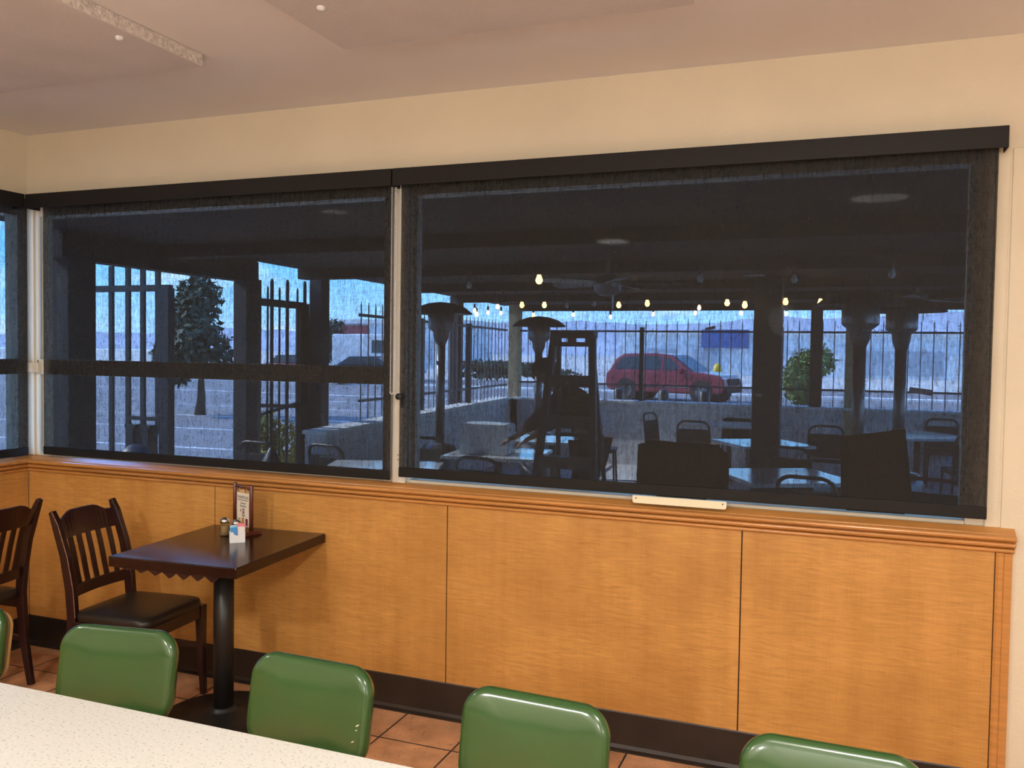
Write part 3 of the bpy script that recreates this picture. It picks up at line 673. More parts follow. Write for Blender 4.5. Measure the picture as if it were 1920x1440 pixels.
struct(MB().prism([(-1.0, 0.16), (6.9, 0.16), (6.9, 9.15), (-0.75, 9.15), (0.0, 2.6), (-1.0, 2.6)], 'z', -0.05, 0.0).build('patio_floor', PATIO))
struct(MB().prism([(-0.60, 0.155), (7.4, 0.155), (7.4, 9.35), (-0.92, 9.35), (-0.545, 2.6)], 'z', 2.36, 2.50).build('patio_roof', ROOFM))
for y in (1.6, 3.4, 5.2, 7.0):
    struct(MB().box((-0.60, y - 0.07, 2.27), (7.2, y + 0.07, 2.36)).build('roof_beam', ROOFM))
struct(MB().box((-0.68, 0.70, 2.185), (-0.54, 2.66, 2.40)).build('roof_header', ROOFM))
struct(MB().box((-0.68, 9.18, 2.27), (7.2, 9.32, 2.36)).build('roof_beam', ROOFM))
struct(MB().box((-4.6, -7.0, 2.50), (-0.15, 0.15, 2.62)).build('sun_blocker', ROOFM))  # slab added outside to keep the sun from entering the left window
# low walls with pale caps
lwm = struct(MB().box((-0.75, 9.0, -0.05), (6.9, 9.2, 0.915)).build('patio_wall', STUCCO)); MB().box((-0.78, 8.90, 0.915), (6.93, 9.30, 0.945)).build('wall_cap', CAPST, lwm)
sw = struct(MB().prism([(0.10, 2.7), (-0.66, 9.0), (-0.84, 9.0), (-0.08, 2.7)], 'z', -0.05, 0.915).build('patio_wall', STUCCO)); MB().prism([(0.13, 2.7), (-0.63, 9.0), (-0.87, 9.0), (-0.11, 2.7)], 'z', 0.915, 0.945).build('wall_cap', CAPST, sw)
struct(MB().prism([(6.9, 0.5), (6.9, 9.0), (7.05, 9.0), (7.05, 0.5)], 'z', -0.05, 0.94).build('patio_wall', STUCCO))
# posts that carry the roof
def post(x, y, w, d, m, label, top=2.36, rot=0.0):
    o = MB().box((-w/2, -d/2, 0), (w/2, d/2, top)).build('patio_column', m, bevel=0.008); o.location = (x, y, 0); o.rotation_euler = (0, 0, rot)
    return tag(o, label, 'column', 'columns of the patio roof')
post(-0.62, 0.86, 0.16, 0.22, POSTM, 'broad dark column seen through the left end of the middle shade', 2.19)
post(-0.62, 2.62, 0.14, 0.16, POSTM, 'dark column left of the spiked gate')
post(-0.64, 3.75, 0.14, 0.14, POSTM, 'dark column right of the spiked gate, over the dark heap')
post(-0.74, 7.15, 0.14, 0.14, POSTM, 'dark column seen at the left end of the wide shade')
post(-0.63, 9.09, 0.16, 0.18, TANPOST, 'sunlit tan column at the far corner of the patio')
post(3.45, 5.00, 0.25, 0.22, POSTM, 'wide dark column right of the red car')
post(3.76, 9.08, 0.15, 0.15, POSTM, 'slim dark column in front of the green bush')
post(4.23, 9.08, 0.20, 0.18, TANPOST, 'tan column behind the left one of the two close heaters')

# ------------------------------------------------------------------ fences and gates
def fence(label, pts, zr, tip, step, post_at=(), r=0.0065, rr=0.014):
    p0, p1 = Vector((*pts[0], 0)), Vector((*pts[1], 0)); L = (p1 - p0).length; d = (p1 - p0) / L
    t = thing('picket_fence', label, 'fence', tuple(p0), math.atan2(d.y, d.x))
    for z in zr: MB().beam((0, 0, z), (L, 0, z), 0.03, rr * 2).build('rail', PICKET, t)
    n = int(L / step); pk = None
    for i in range(n + 1):
        if pk is None:
            pk = MB().tube([(0, 0, 0.945), (0, 0, tip - 0.04), (0, 0, tip)], [r, r, r * 0.3], 6).build('picket', PICKET, t); pk.location = (0.03, 0, 0)
        else:
            c = pk.copy(); COL.objects.link(c); c.location = (0.03 + i * step, 0, 0)
    for x in post_at: MB().box((x - 0.03, -0.03, 0.945), (x + 0.03, 0.03, tip - 0.10)).build('fence_post', DARKM, t)
    return t
fence('dark iron picket fence on the far wall, in front of the red car', ((-0.60, 9.1), (6.6, 9.1)), (1.175, 1.96), 2.12, 0.152, (1.95, 3.9, 5.4))
fence('dark iron picket fence along the side wall, seen right of the gate column', ((-0.28, 3.9), (-0.72, 8.95)), (1.13, 1.965), 2.10, 0.165, (1.6, 3.3))
g = thing('iron_gate', 'open iron gate with four tall bars, seen through the left part of the middle shade', 'gate', (-2.30, 2.62, -0.05))
MB().beam((0.0, 0, 2.195), (0.88, 0, 2.195), 0.05, 0.055).build('top_rail', DARKM, g)
for x in (0.20, 0.395, 0.565, 0.735): MB().beam((x, 0, 0.05 if x < 0.6 else 0.9), (x, 0, 2.75 if x > 0.3 else 2.40), 0.03, 0.042, side=(0, 1, 0)).build('bar', DARKM, g)
MB().beam((0.83, 0, 0.0), (0.83, 0, 2.195), 0.08, 0.105, side=(0, 1, 0)).build('gate_post', DARKM, g)
MB().beam((0.40, 0, 1.035), (0.74, 0, 1.035), 0.04, 0.035).build('lower_rail', DARKM, g)
for x in (0.47, 0.64): MB().prism([(x - 0.06, 0.98), (x + 0.06, 0.98), (x + 0.06, 0.95), (x + 0.035, 0.945), (x + 0.045, 0.0), (x - 0.045, 0.0), (x - 0.035, 0.945), (x - 0.06, 0.95)], 'y', -0.06, 0.06).build('flared_foot', DARKM, g)
rk = tag(MB().ball((0, 0, 0.42), 0.30, 3, (0.75, 0.7, 1.45)).build('stone_urn', DARKM, smooth=True), 'dark rounded urn at the foot of the open iron gate post', 'urn'); rk.location = (-1.47, 2.26, -0.05)
g2 = thing('spiked_gate', 'spiked iron gate between two dark columns, seen through the middle shade', 'gate', (-0.75, 2.62, 0), R(90))
MB().beam((0.30, 0, 2.04), (1.05, 0, 2.04), 0.04, 0.065).build('top_rail', DARKM, g2)
MB().beam((0.30, 0, 1.12), (1.05, 0, 1.07), 0.03, 0.035).build('lower_rail', DARKM, g2)
MB().beam((0.30, 0.02, 1.02), (1.05, 0.02, 1.12), 0.03, 0.03).build('slanting_brace', DARKM, g2)
MB().box((0.22, -0.03, 0.0), (0.34, 0.03, 2.23)).build('hinge_post', DARKM, g2)
MB().box((0.94, -0.03, 0.0), (1.08, 0.03, 2.06)).build('latch_post', DARKM, g2)
for x, z in ((0.47, 2.19), (0.53, 2.26), (0.645, 2.19), (0.765, 2.27), (0.925, 2.20), (1.045, 2.28)):
    rr_ = 0.017 if z > 2.22 else 0.010
    MB().tube([(x, 0, 0.05), (x, 0, z - 0.03), (x, 0, z)], [rr_, rr_, rr_ * 0.5], 8).build('bar', DARKM, g2)

# ------------------------------------------------------------------ patio tables, chairs, heaters, fans, lights
def ptable(label, x, y, rot, w=0.80, d=0.80):
    t = thing('patio_table', label, 'table', (x, y, 0), R(rot), 'patio tables beyond the shades')
    MB().box((-w/2, -d/2, 0.712), (w/2, d/2, 0.742)).build('tabletop', TABTOP, t, bevel=0.003)
    MB().tube([(0, 0, 0.02), (0, 0, 0.712)], 0.035, 14).build('pedestal', CHAIRB, t, smooth=True)
    m = MB()
    for a in (0, 90): m.obox((0, 0, 0.02), (0.60, 0.06, 0.04), (0, 0, R(a)))
    m.build('cross_base', CHAIRB, t)
ptable('patio table by the far wall, left of the wide dark column', 2.75, 8.05, 0, 1.0, 0.8)
ptable('patio table level with the wide dark column, second of the three in a line', 3.36, 5.72, 33, 0.76, 0.76)
ptable('patio table nearest the window, behind the notched dark board', 3.72, 3.25, 28, 0.80, 0.80)
ptable('patio table at the left end of the wide shade, with no one at it', 0.86, 2.35, 20, 0.86, 0.70)
ptable('patio table that carries the pale bin', 1.30, 3.62, 6, 0.80, 0.80)
ptable('patio table behind the bin, under the reaching hand', 1.34, 5.0, 10, 0.70, 0.70)
ptable('patio table behind the tilted dark board', 4.93, 7.55, 30, 0.90, 0.90)

def pchair(label, x, y, rot, src=[None]):
    if src[0] is not None: return dup(src[0], (x, y, 0), R(rot), label)
    t = thing('patio_chair', label, 'chair', (x, y, 0), R(rot), 'black patio chairs with open grip backs')
    # front at -y; hoop back with an open grip
    hoop = [(-0.19, 0.20, 0.0), (-0.19, 0.19, 0.42), (-0.185, 0.235, 0.76)]
    for a in range(180, -1, -20): hoop.append((0.10*math.cos(R(a)) + (-0.085 if a > 90 else 0.085 if a < 90 else 0), 0.235 + 0.02*math.sin(R(a)), 0.76 + 0.085*math.sin(R(a))))
    hoop += [(0.185, 0.235, 0.76), (0.19, 0.19, 0.42), (0.19, 0.20, 0.0)]
    MB().tube(hoop, 0.014, 8).build('hoop_frame', CHAIRB, t, smooth=True)
    MB().prism(rrect(0.36, 0.28, 0.03, 4), 'y', 0.0, 0.035).move(Matrix.Translation((0, 0.195, 0.615)) @ Matrix.Rotation(R(-7), 4, 'X')).build('backrest', CHAIRB, t, bevel=0.006)
    MB().prism(rrect(0.42, 0.42, 0.05, 5), 'z', 0.42, 0.465).build('seat', CHAIRB, t, bevel=0.008)
    for s in (-1, 1): MB().tube([(s*0.185, -0.18, 0.42), (s*0.20, -0.20, 0.0)], 0.013, 8).build('front_leg', CHAIRB, t, smooth=True)
    src[0] = t; return t
pchair('black patio chair under the spiked gate, left of the dark heap', -0.42, 2.78, 175)
pchair('black patio chair right of the dark heap, with a wide open grip', 0.22, 2.85, 170)
pchair('black patio chair behind the empty table at the left end of the wide shade', 0.62, 3.30, 0)
pchair('black patio chair in front of the pale bin', 1.66, 2.62, 172)
pchair('black patio chair turned sideways at the far wall table', 1.95, 7.95, 75)
pchair('black patio chair in front of the far wall table', 2.48, 7.08, 180)
pchair('black patio chair tucked against the far wall, left of the wide dark column', 2.74, 8.78, 0)
pchair('black patio chair just right of the wide dark column', 3.78, 4.55, 160)
pchair('black patio chair between the two dark boards, its hoop against a bright tabletop', 3.95, 2.68, 170)
pchair('black patio chair near the slim dark column', 3.95, 7.2, 180)
pchair('black patio chair against the far wall, right of the tilted board', 5.32, 8.72, 0)
pchair('black patio chair right of the stepladder', 1.32, 6.95, 100)
pchair('black patio chair low behind the right side of the tilted board', 4.74, 2.95, 165)
pchair('black patio chair under the table behind the tilted board', 5.35, 6.75, 190)

hp = tag(MB().ball((0, 0, 0.40), 0.36, 3, (0.62, 0.5, 1.25)).build('covered_heap', DARKM, smooth=True), 'dark slumped heap between the two nearest patio chairs', 'cover')
for v in hp.data.vertices:
    k = max(0.0, v.co.z - 0.35) / 0.55; v.co.x *= 1 - 0.7*k; v.co.y *= 1 - 0.7*k
hp.location = (-0.12, 2.30, 0.0)

def heater(label, x, y, hz, domew, headw, tiltd=0.0):
    t = thing('patio_heater', label, 'patio heater', (x, y, 0), 0, 'patio heaters')
    MB().lathe([(0, 0), (0.22, 0), (0.22, 0.03), (0.20, 0.05), (0.20, 0.62), (0.16, 0.70), (0.04, 0.72), (0, 0.72)], seg=24).build('base_housing', HEATR, t, smooth=True)
    MB().tube([(0, 0, 0.70), (0, 0, hz - 0.36)], 0.045, 14).build('pole', HEATR, t, smooth=True)
    h = headw / 2
    MB().lathe([(0, hz - 0.36), (0.045, hz - 0.36), (h*0.55, hz - 0.30), (h*0.60, hz - 0.24), (h*0.98, hz - 0.20), (h, hz - 0.19), (h, hz - 0.04), (h*0.8, hz - 0.03), (0, hz - 0.03)], seg=24).build('burner_head', HEATR, t, smooth=True)
    d = domew / 2
    MB().lathe([(d, hz - 0.055), (d*0.97, hz - 0.045), (d*0.75, hz + 0.008), (d*0.4, hz + 0.045), (0, hz + 0.06), (0, hz + 0.05), (d*0.4, hz + 0.034), (d*0.74, hz - 0.004), (d, hz - 0.060)], seg=32).build('dome_reflector', HEATR, t, smooth=True)
    MB().tube([(0, 0, hz - 0.04), (0, 0, hz + 0.05)], 0.015, 8).build('dome_rod', HEATR, t)
    return t
heater('patio heater behind the person, its dome just left of the stepladder top', 0.83, 6.0, 1.985, 0.62, 0.26)
heater('patio heater cut off by the left frame of the wide shade', 0.40, 4.3, 2.05, 0.62, 0.26)
heater('left one of the two close heaters near the right end of the wide shade', 4.22, 3.35, 2.06, 0.62, 0.26)
heater('right one of the two close heaters near the right end of the wide shade', 4.54, 4.15, 2.05, 0.66, 0.24)

def fan(label, x, y, z, rot):
    t = thing('ceiling_fan', label, 'ceiling fan', (x, y, z), R(rot), 'patio ceiling fans')
    MB().tube([(0, 0, 0.06), (0, 0, 2.36 - z)], 0.014, 8).build('down_rod', FANM, t)
    MB().lathe([(0, -0.09), (0.06, -0.085), (0.10, -0.05), (0.11, 0.0), (0.10, 0.05), (0.03, 0.08), (0, 0.08)], seg=20).build('motor', FANM, t, smooth=True)
    for k in range(5):
        MB().prism(rrect(0.44, 0.12, 0.04, 4), 'z', -0.004, 0.004).move(Matrix.Rotation(R(72*k), 4, 'Z') @ Matrix.Translation((0.33, 0, 0.01)) @ Matrix.Rotation(R(12), 4, 'X')).build('blade', FANM, t)
    MB().tube([(0.045, -0.03, -0.19), (0.045, -0.03, -0.06)], 0.006, 6).build('pull_chain', STEEL, t)
fan('patio ceiling fan above the stepladder', 2.42, 3.0, 2.15, 10)
fan('patio ceiling fan over the two close heaters', 4.75, 5.6, 2.17, 40)

BL = [(-0.47, 7.2, 2.12, 'b'), (-0.08, 6.23, 2.12, 'm'), (-0.13, 6.77, 2.12, 'm'), (0.53, 5.46, 2.12, 'm'), (-0.01, 6.92, 2.12, 'm'), (1.46, 2.57, 2.12, 'd'), (0.92, 5.18, 2.12, 'b'), (0.21, 7.54, 2.12, 'b'), (2.14, 2.22, 2.12, 'b'), (1.16, 5.21, 2.12, 'b'), (1.37, 5.33, 2.12, 'd'), (0.81, 7.4, 2.12, 'm'), (1.74, 5.07, 2.12, 'd'), (1.14, 8.05, 2.12, 'm'), (1.94, 5.29, 2.12, 'b'), (2.29, 5.04, 2.12, 'b'), (1.88, 7.3, 2.12, 'm'), (2.44, 7.05, 2.12, 'm'), (2.67, 5.86, 2.12, 'm'), (3.22, 2.34, 2.12, 'd'), (3.06, 5.04, 2.12, 'b'), (2.97, 7.07, 2.12, 'm'), (3.26, 4.70, 2.08, 'b'), (3.6, 4.93, 2.12, 'b'), (3.47, 7.23, 2.12, 'm'), (3.8, 2.5, 2.12, 'd'), (3.9, 5.05, 2.12, 'b'), (4.37, 2.23, 2.12, 'd')]
ORD = 'first second third fourth fifth sixth seventh eighth ninth tenth eleventh twelfth thirteenth fourteenth fifteenth sixteenth seventeenth eighteenth nineteenth twentieth twenty-first twenty-second twenty-third twenty-fourth twenty-fifth twenty-sixth twenty-seventh twenty-eighth'.split()
LOOK = {'b': 'glowing amber', 'm': 'glowing pale pinkish', 'd': 'unlit grey'}
BULBM = mat('bulb_pale', (1, 0.8, 0.7), 0.3, emit=(1.0, 0.62, 0.42), emit_s=24)
for i, (x, y, z, k) in enumerate(BL):
    t = thing('string_light_bulb', f'{LOOK[k]} patio string bulb, {ORD[i]} from the left under the patio roof', 'light bulb', (x, y, z), 0, 'bulbs of the patio string lights')
    r = 0.026 if k == 'b' else 0.023
    MB().lathe([(0, -r), (r*0.6, -r*0.8), (r, 0), (r*0.75, r*0.75), (0.012, r*1.6), (0, r*1.6)], seg=12).build('bulb', {'b': BULB, 'm': BULBM, 'd': BULBD}[k], t, smooth=True)
    MB().tube([(0, 0, r*1.5), (0, 0, r*1.5 + 0.05)], 0.014, 8).build('socket', DARKM, t)
    MB().tube([(0, 0, r*1.5 + 0.05), (0, 0, 2.36 - z)], 0.003, 5).build('hanging_cord', DARKM, t)

# stepladder and the person leaning beside it
ld = thing('stepladder', 'dark stepladder standing in front of the leaning person', 'stepladder', (2.235, 2.70, 0))
for s in (-1, 1):
    MB().beam((s*0.146, 0.04, 1.76), (s*0.265 + 0.02, -0.30, 0.0), 0.05, 0.05, side=(1, 0, 0)).build('front_rail', LADDER, ld)
    MB().beam((s*0.126, 0.09, 1.76), (s*0.22 + 0.02, 0.36, 0.0), 0.028, 0.035, side=(1, 0, 0)).build('rear_rail', LADDER, ld)
cap = MB().box((-0.165, -0.01, 1.735), (0.165, 0.12, 1.790)).box((-0.165, -0.01, 1.672), (0.165, 0.0, 1.706))
for a, b in ((-0.165, -0.105), (-0.030, 0.035), (0.105, 0.165)): cap.box((a, -0.01, 1.706), (b, 0.0, 1.735))
cap.build('top_cap', LADDER, ld)
for z in (1.43, 1.13, 0.84, 0.55, 0.26):
    f_ = (1.76 - z) / 1.76; w = 0.14 + 0.12 * f_
    MB().box((-w + 0.02*f_, 0.0 - 0.34*f_, z - 0.055), (w + 0.02*f_, 0.09 - 0.34*f_, z + 0.03)).build('step', LADDER, ld)
for z in (0.5, 1.0): MB().beam((-0.18, 0.09 + 0.27*(1.76 - z)/1.76, z), (0.20, 0.09 + 0.27*(1.76 - z)/1.76, z), 0.02, 0.03).build('rear_brace', LADDER, ld)

def skin(name, V, E, Rr, m, parent, sub=2, root=0):
    me = bpy.data.meshes.new(name); me.from_pydata(V, E, []); me.materials.append(m)
    o = bpy.data.objects.new(name, me); COL.objects.link(o); o.parent = parent
    s = o.modifiers.new('skin', 'SKIN'); s.use_smooth_shade = True
    for i, r in enumerate(Rr):
        me.skin_vertices[0].data[i].radius = r if isinstance(r, tuple) else (r, r); me.skin_vertices[0].data[i].use_root = (i == root)
    u = o.modifiers.new('sub', 'SUBSURF'); u.levels = sub; u.render_levels = sub
    return o
per = thing('person', 'person in dark cap and clothes leaning forward, reaching left over a patio table', 'person', (2.22, 3.20, 0))
# facing -x: pelvis root, spine, neck, head, arms with hands, legs with feet
V = [(0.02, 0, 0.92), (0.0, 0, 1.06), (-0.07, 0, 1.20), (-0.15, 0, 1.29), (-0.235, 0, 1.345), (-0.30, 0, 1.385), (-0.355, 0, 1.465), (-0.365, 0, 1.515),
     (-0.175, -0.165, 1.265), (-0.375, -0.20, 1.075), (-0.535, -0.13, 0.955),
     (-0.165, 0.165, 1.265), (-0.33, 0.21, 1.06), (-0.50, 0.16, 0.93),
     (0.03, -0.095, 0.85), (-0.035, -0.105, 0.475), (0.03, -0.11, 0.085), (-0.12, -0.115, 0.03),
     (0.03, 0.095, 0.85), (-0.02, 0.105, 0.475), (0.07, 0.11, 0.085), (-0.08, 0.115, 0.03)]
E = [(0, 1), (1, 2), (2, 3), (3, 4), (4, 5), (5, 6), (6, 7), (3, 8), (8, 9), (9, 10), (3, 11), (11, 12), (12, 13), (0, 14), (14, 15), (15, 16), (16, 17), (0, 18), (18, 19), (19, 20), (20, 21)]
RR = [0.125, 0.12, 0.13, 0.11, 0.056, 0.064, 0.090, 0.076, 0.060, 0.043, 0.028, 0.060, 0.043, 0.028, 0.088, 0.058, 0.038, 0.032, 0.088, 0.058, 0.038, 0.032]
def hand(base, d, side):
    """five fingers grown from the wrist vertex index base along d"""
    global V, E, RR
    w = Vector(V[base]); d = Vector(d).normalized(); a = Vector((0, 0, 1)).cross(d).normalized(); dn = Vector((0, 0, -1))
    V.append(tuple(w + d*0.06)); RR.append((0.034, 0.018)); E.append((base, len(V) - 1)); palm = len(V) - 1
    for k, (off, ln) in enumerate(((-0.030, 0.068), (-0.010, 0.078), (0.010, 0.074), (0.029, 0.058))):
        p = palm; q = w + d*0.095 + a*off
        for t_, (f1, f2) in enumerate(((0.0, 0.0), (0.5, 0.10), (1.0, 0.35))):
            V.append(tuple(q + d*ln*f1 + dn*ln*f2)); RR.append(0.0092 - 0.0008*t_); E.append((p, len(V) - 1)); p = len(V) - 1
    p = base
    for f1, f2, r in ((0.03, 0.034, 0.012), (0.065, 0.055, 0.0098), (0.095, 0.058, 0.0085)):
        V.append(tuple(w + d*f1 + a*side*f2 + dn*0.012)); RR.append(r); E.append((p, len(V) - 1)); p = len(V) - 1
hand(10, (-0.95, 0.1, -0.42), 1); hand(13, (-0.9, -0.1, -0.5), -1)
body = skin('body', V, E, RR, SKIN, per, 2)
HX, HZ = -0.035, -0.065
MB().tube([(-0.405 + HX, 0, 1.515 + HZ), (-0.432 + HX, 0, 1.490 + HZ), (-0.412 + HX, 0, 1.478 + HZ)], [0.012, 0.017, 0.010], 8).build('nose', SKIN, per, smooth=True)
for s in (-1, 1):
    MB().ball((-0.405 + HX, s*0.036, 1.528 + HZ), 0.011, 2).build('eye', HAIR, per, smooth=True)
    MB().ball((-0.30 + HX, s*0.086, 1.515 + HZ), 0.03, 2, (0.7, 0.35, 1.1)).build('ear', SKIN, per, smooth=True)
MB().tube([(-0.402 + HX, -0.026, 1.452 + HZ), (-0.412 + HX, 0, 1.452 + HZ), (-0.402 + HX, 0.026, 1.452 + HZ)], 0.006, 6).build('mouth', HAIR, per, smooth=True)
MB().ball((-0.300 + HX, 0, 1.535 + HZ), 0.098, 3, (1.05, 0.98, 0.95)).build('hair', HAIR, per, smooth=True)
cp = MB().ball((-0.325 + HX, 0, 1.565 + HZ), 0.108, 3, (1.02, 0.96, 0.80)); cp.prism([(-0.41 + HX + 0.085*math.cos(R(a)), 0.085*math.sin(R(a))) for a in range(90, 271, 15)], 'z', 1.548 + HZ, 1.558 + HZ); cp.build('cap', SHIRT, per, smooth=True)
skin('shirt', V[0:5] + [V[8], V[9], (-0.46, -0.165, 1.01), V[11], V[12], (-0.42, 0.185, 0.99)], [(0, 1), (1, 2), (2, 3), (3, 4), (3, 5), (5, 6), (6, 7), (3, 8), (8, 9), (9, 10)], [0.138, 0.135, 0.148, 0.132, 0.068, 0.076, 0.060, 0.045, 0.076, 0.060, 0.045], SHIRT, per, 2)
skin('trousers', [V[0], V[14], V[15], (0.02, -0.11, 0.09), V[18], V[19], (0.06, 0.11, 0.09)], [(0, 1), (1, 2), (2, 3), (0, 4), (4, 5), (5, 6)], [0.135, 0.105, 0.076, 0.062, 0.105, 0.076, 0.062], TROUS, per, 2)
bnx = thing('storage_bin', 'pale rounded bin on the patio table, left of the reaching hand', 'bin', (1.235, 3.52, 0.7425), R(6))
MB().prism(rrect(0.43, 0.265, 0.035, 5, rb=0.02), 'y', -0.14, 0.14).move(Matrix.Translation((0, 0, 0.1325))).build('body', FOIL, bnx, bevel=0.008)
for z in (0.075, 0.17): MB().box((-0.218, -0.144, z), (0.218, 0.144, z + 0.010)).build('rib', FOIL, bnx, bevel=0.003)

# ------------------------------------------------------------------ things right behind the glass
b1 = tag(MB().prism([(-0.182, 0), (0.184, 0), (0.184, 0.152), (0.166, 0.160), (0.158, 0.168), (0.148, 0.174), (0.142, 0.186), (0.0, 0.190), (-0.03, 0.185), (-0.05, 0.190), (-0.135, 0.192), (-0.152, 0.180), (-0.168, 0.176), (-0.178, 0.172)], 'y', -0.005, 0.005).build('notched_board', BOARDM), 'dark board with notched top corners standing in the right window', 'board')
b1.location = (3.523, 0.020, 1.084); b1.data.transform(Matrix.Translation((0, 0, 0)))
b2 = tag(MB().prism([(-0.118, -0.02), (0.130, -0.02), (0.094, 0.281), (-0.126, 0.243)], 'y', -0.005, 0.005).build('tilted_board', BOARDM), 'plain dark board leaning askew at the right end of the wide shade', 'board')
b2.location = (4.238, 0.018, 1.082)
for o in (b1, b2):
    MB().box((-0.10, -0.002, -0.034 if o is b1 else -0.032), (0.10, 0.004, 0.0)).build('foot_strip', BOARDM, o)
def tape(label, x, z, w, h, rot, pts=None):
    o = MB().prism(pts or [(-w/2, -h/2), (w/2, -h/2), (w/2*0.9, h/2), (-w/2, h/2*0.8)], 'y', -0.0008, 0.0).build('tape_scrap', TAPE); o.location = (x, 0.055, z); o.rotation_euler = (0, R(rot), 0)
    return tag(o, label, 'tape')
tape('scrap of grey tape on the glass above the red car bonnet', 3.618, 1.7295, 0.042, 0.012, -12)
tape('short scrap of grey tape on the glass at the wide dark column', 3.812, 1.470, 0.030, 0.012, 4)
tape('long strip of grey tape high on the glass, between the string bulbs', 3.783, 1.9345, 0.080, 0.008, 0)
tape('crumpled strip of grey tape on the glass by the right heater pole', 4.384, 1.501, 0.082, 0.022, 8)
wl_ = thing('window_lettering', 'worn grey lettering on the glass below the two heater heads', 'lettering', (4.252, 0.055, 1.722))
for i in range(12):
    if i in (4, 8): continue
    x = -0.070 + i * 0.0125
    MB().obox((x, -0.0005, 0.0), (0.0022, 0.0008, 0.012 - 0.004*(i % 3)), (0, R(12*((i % 3) - 1)), 0)).obox((x + 0.004, -0.0005, -0.001), (0.006, 0.0008, 0.0018)).build('worn_letter', TAPE, wl_)

# plants in the bed under the window
def leafy(label, x, y, n, h, spread, m, seed, base=0.55):
    rnd = random.Random(seed); t = thing('window_plant', label, 'plant', (x, y, 0))
    pot = MB().lathe([(0, 0), (0.10, 0), (0.13, base), (0.115, base), (0.10, base - 0.03), (0, base - 0.03)], seg=16).build('pot', TANPOST, t, smooth=True)
    mb = MB()
    for i in range(n):
        a = rnd.uniform(0, 2*math.pi); L = h * rnd.uniform(0.6, 1.0); bend = spread * rnd.uniform(0.5, 1.1); w = rnd.uniform(0.016, 0.030)
        d = Vector((math.cos(a), math.sin(a), 0)); sd = Vector((-d.y, d.x, 0)); prev = None
        for k in range(6):
            f = k / 5; p = Vector((0, 0, base - 0.03)) + d * bend * f**1.5 + Vector((0, 0, L * (f - 0.25*f*f))); ww = w * (1 - f)**0.7 * (0.5 + 1.2*min(1, f*3)) + 0.0005
            cur = [mb.bm.verts.new(p - sd*ww), mb.bm.verts.new(p + sd*ww + Vector((0, 0, 0.004)))]
            if prev: mb.bm.faces.new([prev[0], prev[1], cur[1], cur[0]])
            prev = cur
    mb.build('leaves', m, t, smooth=True); return t
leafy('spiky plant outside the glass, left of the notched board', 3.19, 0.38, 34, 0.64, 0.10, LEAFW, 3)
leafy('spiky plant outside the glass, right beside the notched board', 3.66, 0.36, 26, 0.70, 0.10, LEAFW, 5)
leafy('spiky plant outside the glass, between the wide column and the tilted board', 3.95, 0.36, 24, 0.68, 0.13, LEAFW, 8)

# ------------------------------------------------------------------ street scene
def wheel(t, x, y, r=0.36):
    MB().tube([(x, y - 0.11, r), (x, y + 0.11, r)], r, 24).build('wheel', TYRE, t, bevel=0.02)
    MB().tube([(x, y - 0.125, r), (x, y + 0.125, r)], r*0.62, 20).build('rim', ALLOY, t)
car = thing('car', 'dark red sport utility car driving past beyond the fence', 'car', (-1.75, 28.6, -0.05), R(-14))
side = [(-2.30, 0.42), (-2.36, 0.62), (-2.33, 0.95), (-2.24, 1.10), (1.05, 1.10), (1.50, 1.06), (2.10, 0.98), (2.28, 0.86), (2.33, 0.55), (2.25, 0.36), (1.85, 0.30), (-1.95, 0.30)]
MB().prism(side, 'y', -0.92, 0.92).build('body', REDP, car, bevel=0.07, bseg=3)
cabin = [(-2.24, 1.06), (-1.98, 1.52), (-1.70, 1.70), (-0.4, 1.74), (0.25, 1.68), (1.12, 1.06)]
def taper(mb, k=0.16):
    for v in mb.bm.verts: v.co.y *= 1 - k * max(0, (v.co.z - 1.06)) / 0.68
    return mb
taper(MB().prism(cabin, 'y', -0.88, 0.88)).build('cabin', REDP, car, bevel=0.05, bseg=3)
sg_ = [(-1.98, 1.14), (-1.78, 1.52), (-1.55, 1.60), (-0.4, 1.64), (0.16, 1.58), (0.78, 1.14)]
taper(MB().prism(sg_, 'y', -0.895, 0.895)).build('side_glass', CARGL, car)
taper(MB().prism([(0.30, 1.62), (0.36, 1.64), (1.14, 1.09), (1.02, 1.10)], 'y', -0.76, 0.76)).build('windscreen', CARGL, car)
for x in (-0.85, -0.05): taper(MB().prism([(x - 0.05, 1.10), (x + 0.05, 1.10), (x + 0.04, 1.66), (x - 0.04, 1.66)], 'y', -0.905, 0.905)).build('door_pillar', REDP, car)
for x in (-1.48, 1.48):
    for y in (-0.80, 0.80): wheel(car, x, y)
    MB().tube([(x, -0.925, 0.38), (x, 0.925, 0.38)], 0.43, 24).build('wheel_arch', TYRE, car)
MB().box((2.22, -0.50, 0.62), (2.345, 0.50, 0.86)).build('grille', TYRE, car, bevel=0.02)
MB().box((2.18, -0.75, 0.36), (2.36, 0.75, 0.56)).build('front_bumper', TYRE, car, bevel=0.03)
for s in (-1, 1):
    MB().box((2.02, s*0.70 - 0.18, 0.76), (2.27, s*0.70 + 0.18, 0.90)).build('headlight', HEADL, car, bevel=0.03)
    MB().box((0.60, s*0.98 - 0.10, 1.06), (0.78, s*0.98 + 0.10, 1.22)).build('wing_mirror', REDP, car, bevel=0.03)
    MB().box((-1.0, s*0.93 - 0.012, 0.52), (1.0, s*0.93 + 0.012, 0.58)).build('door_trim', ALLOY, car)
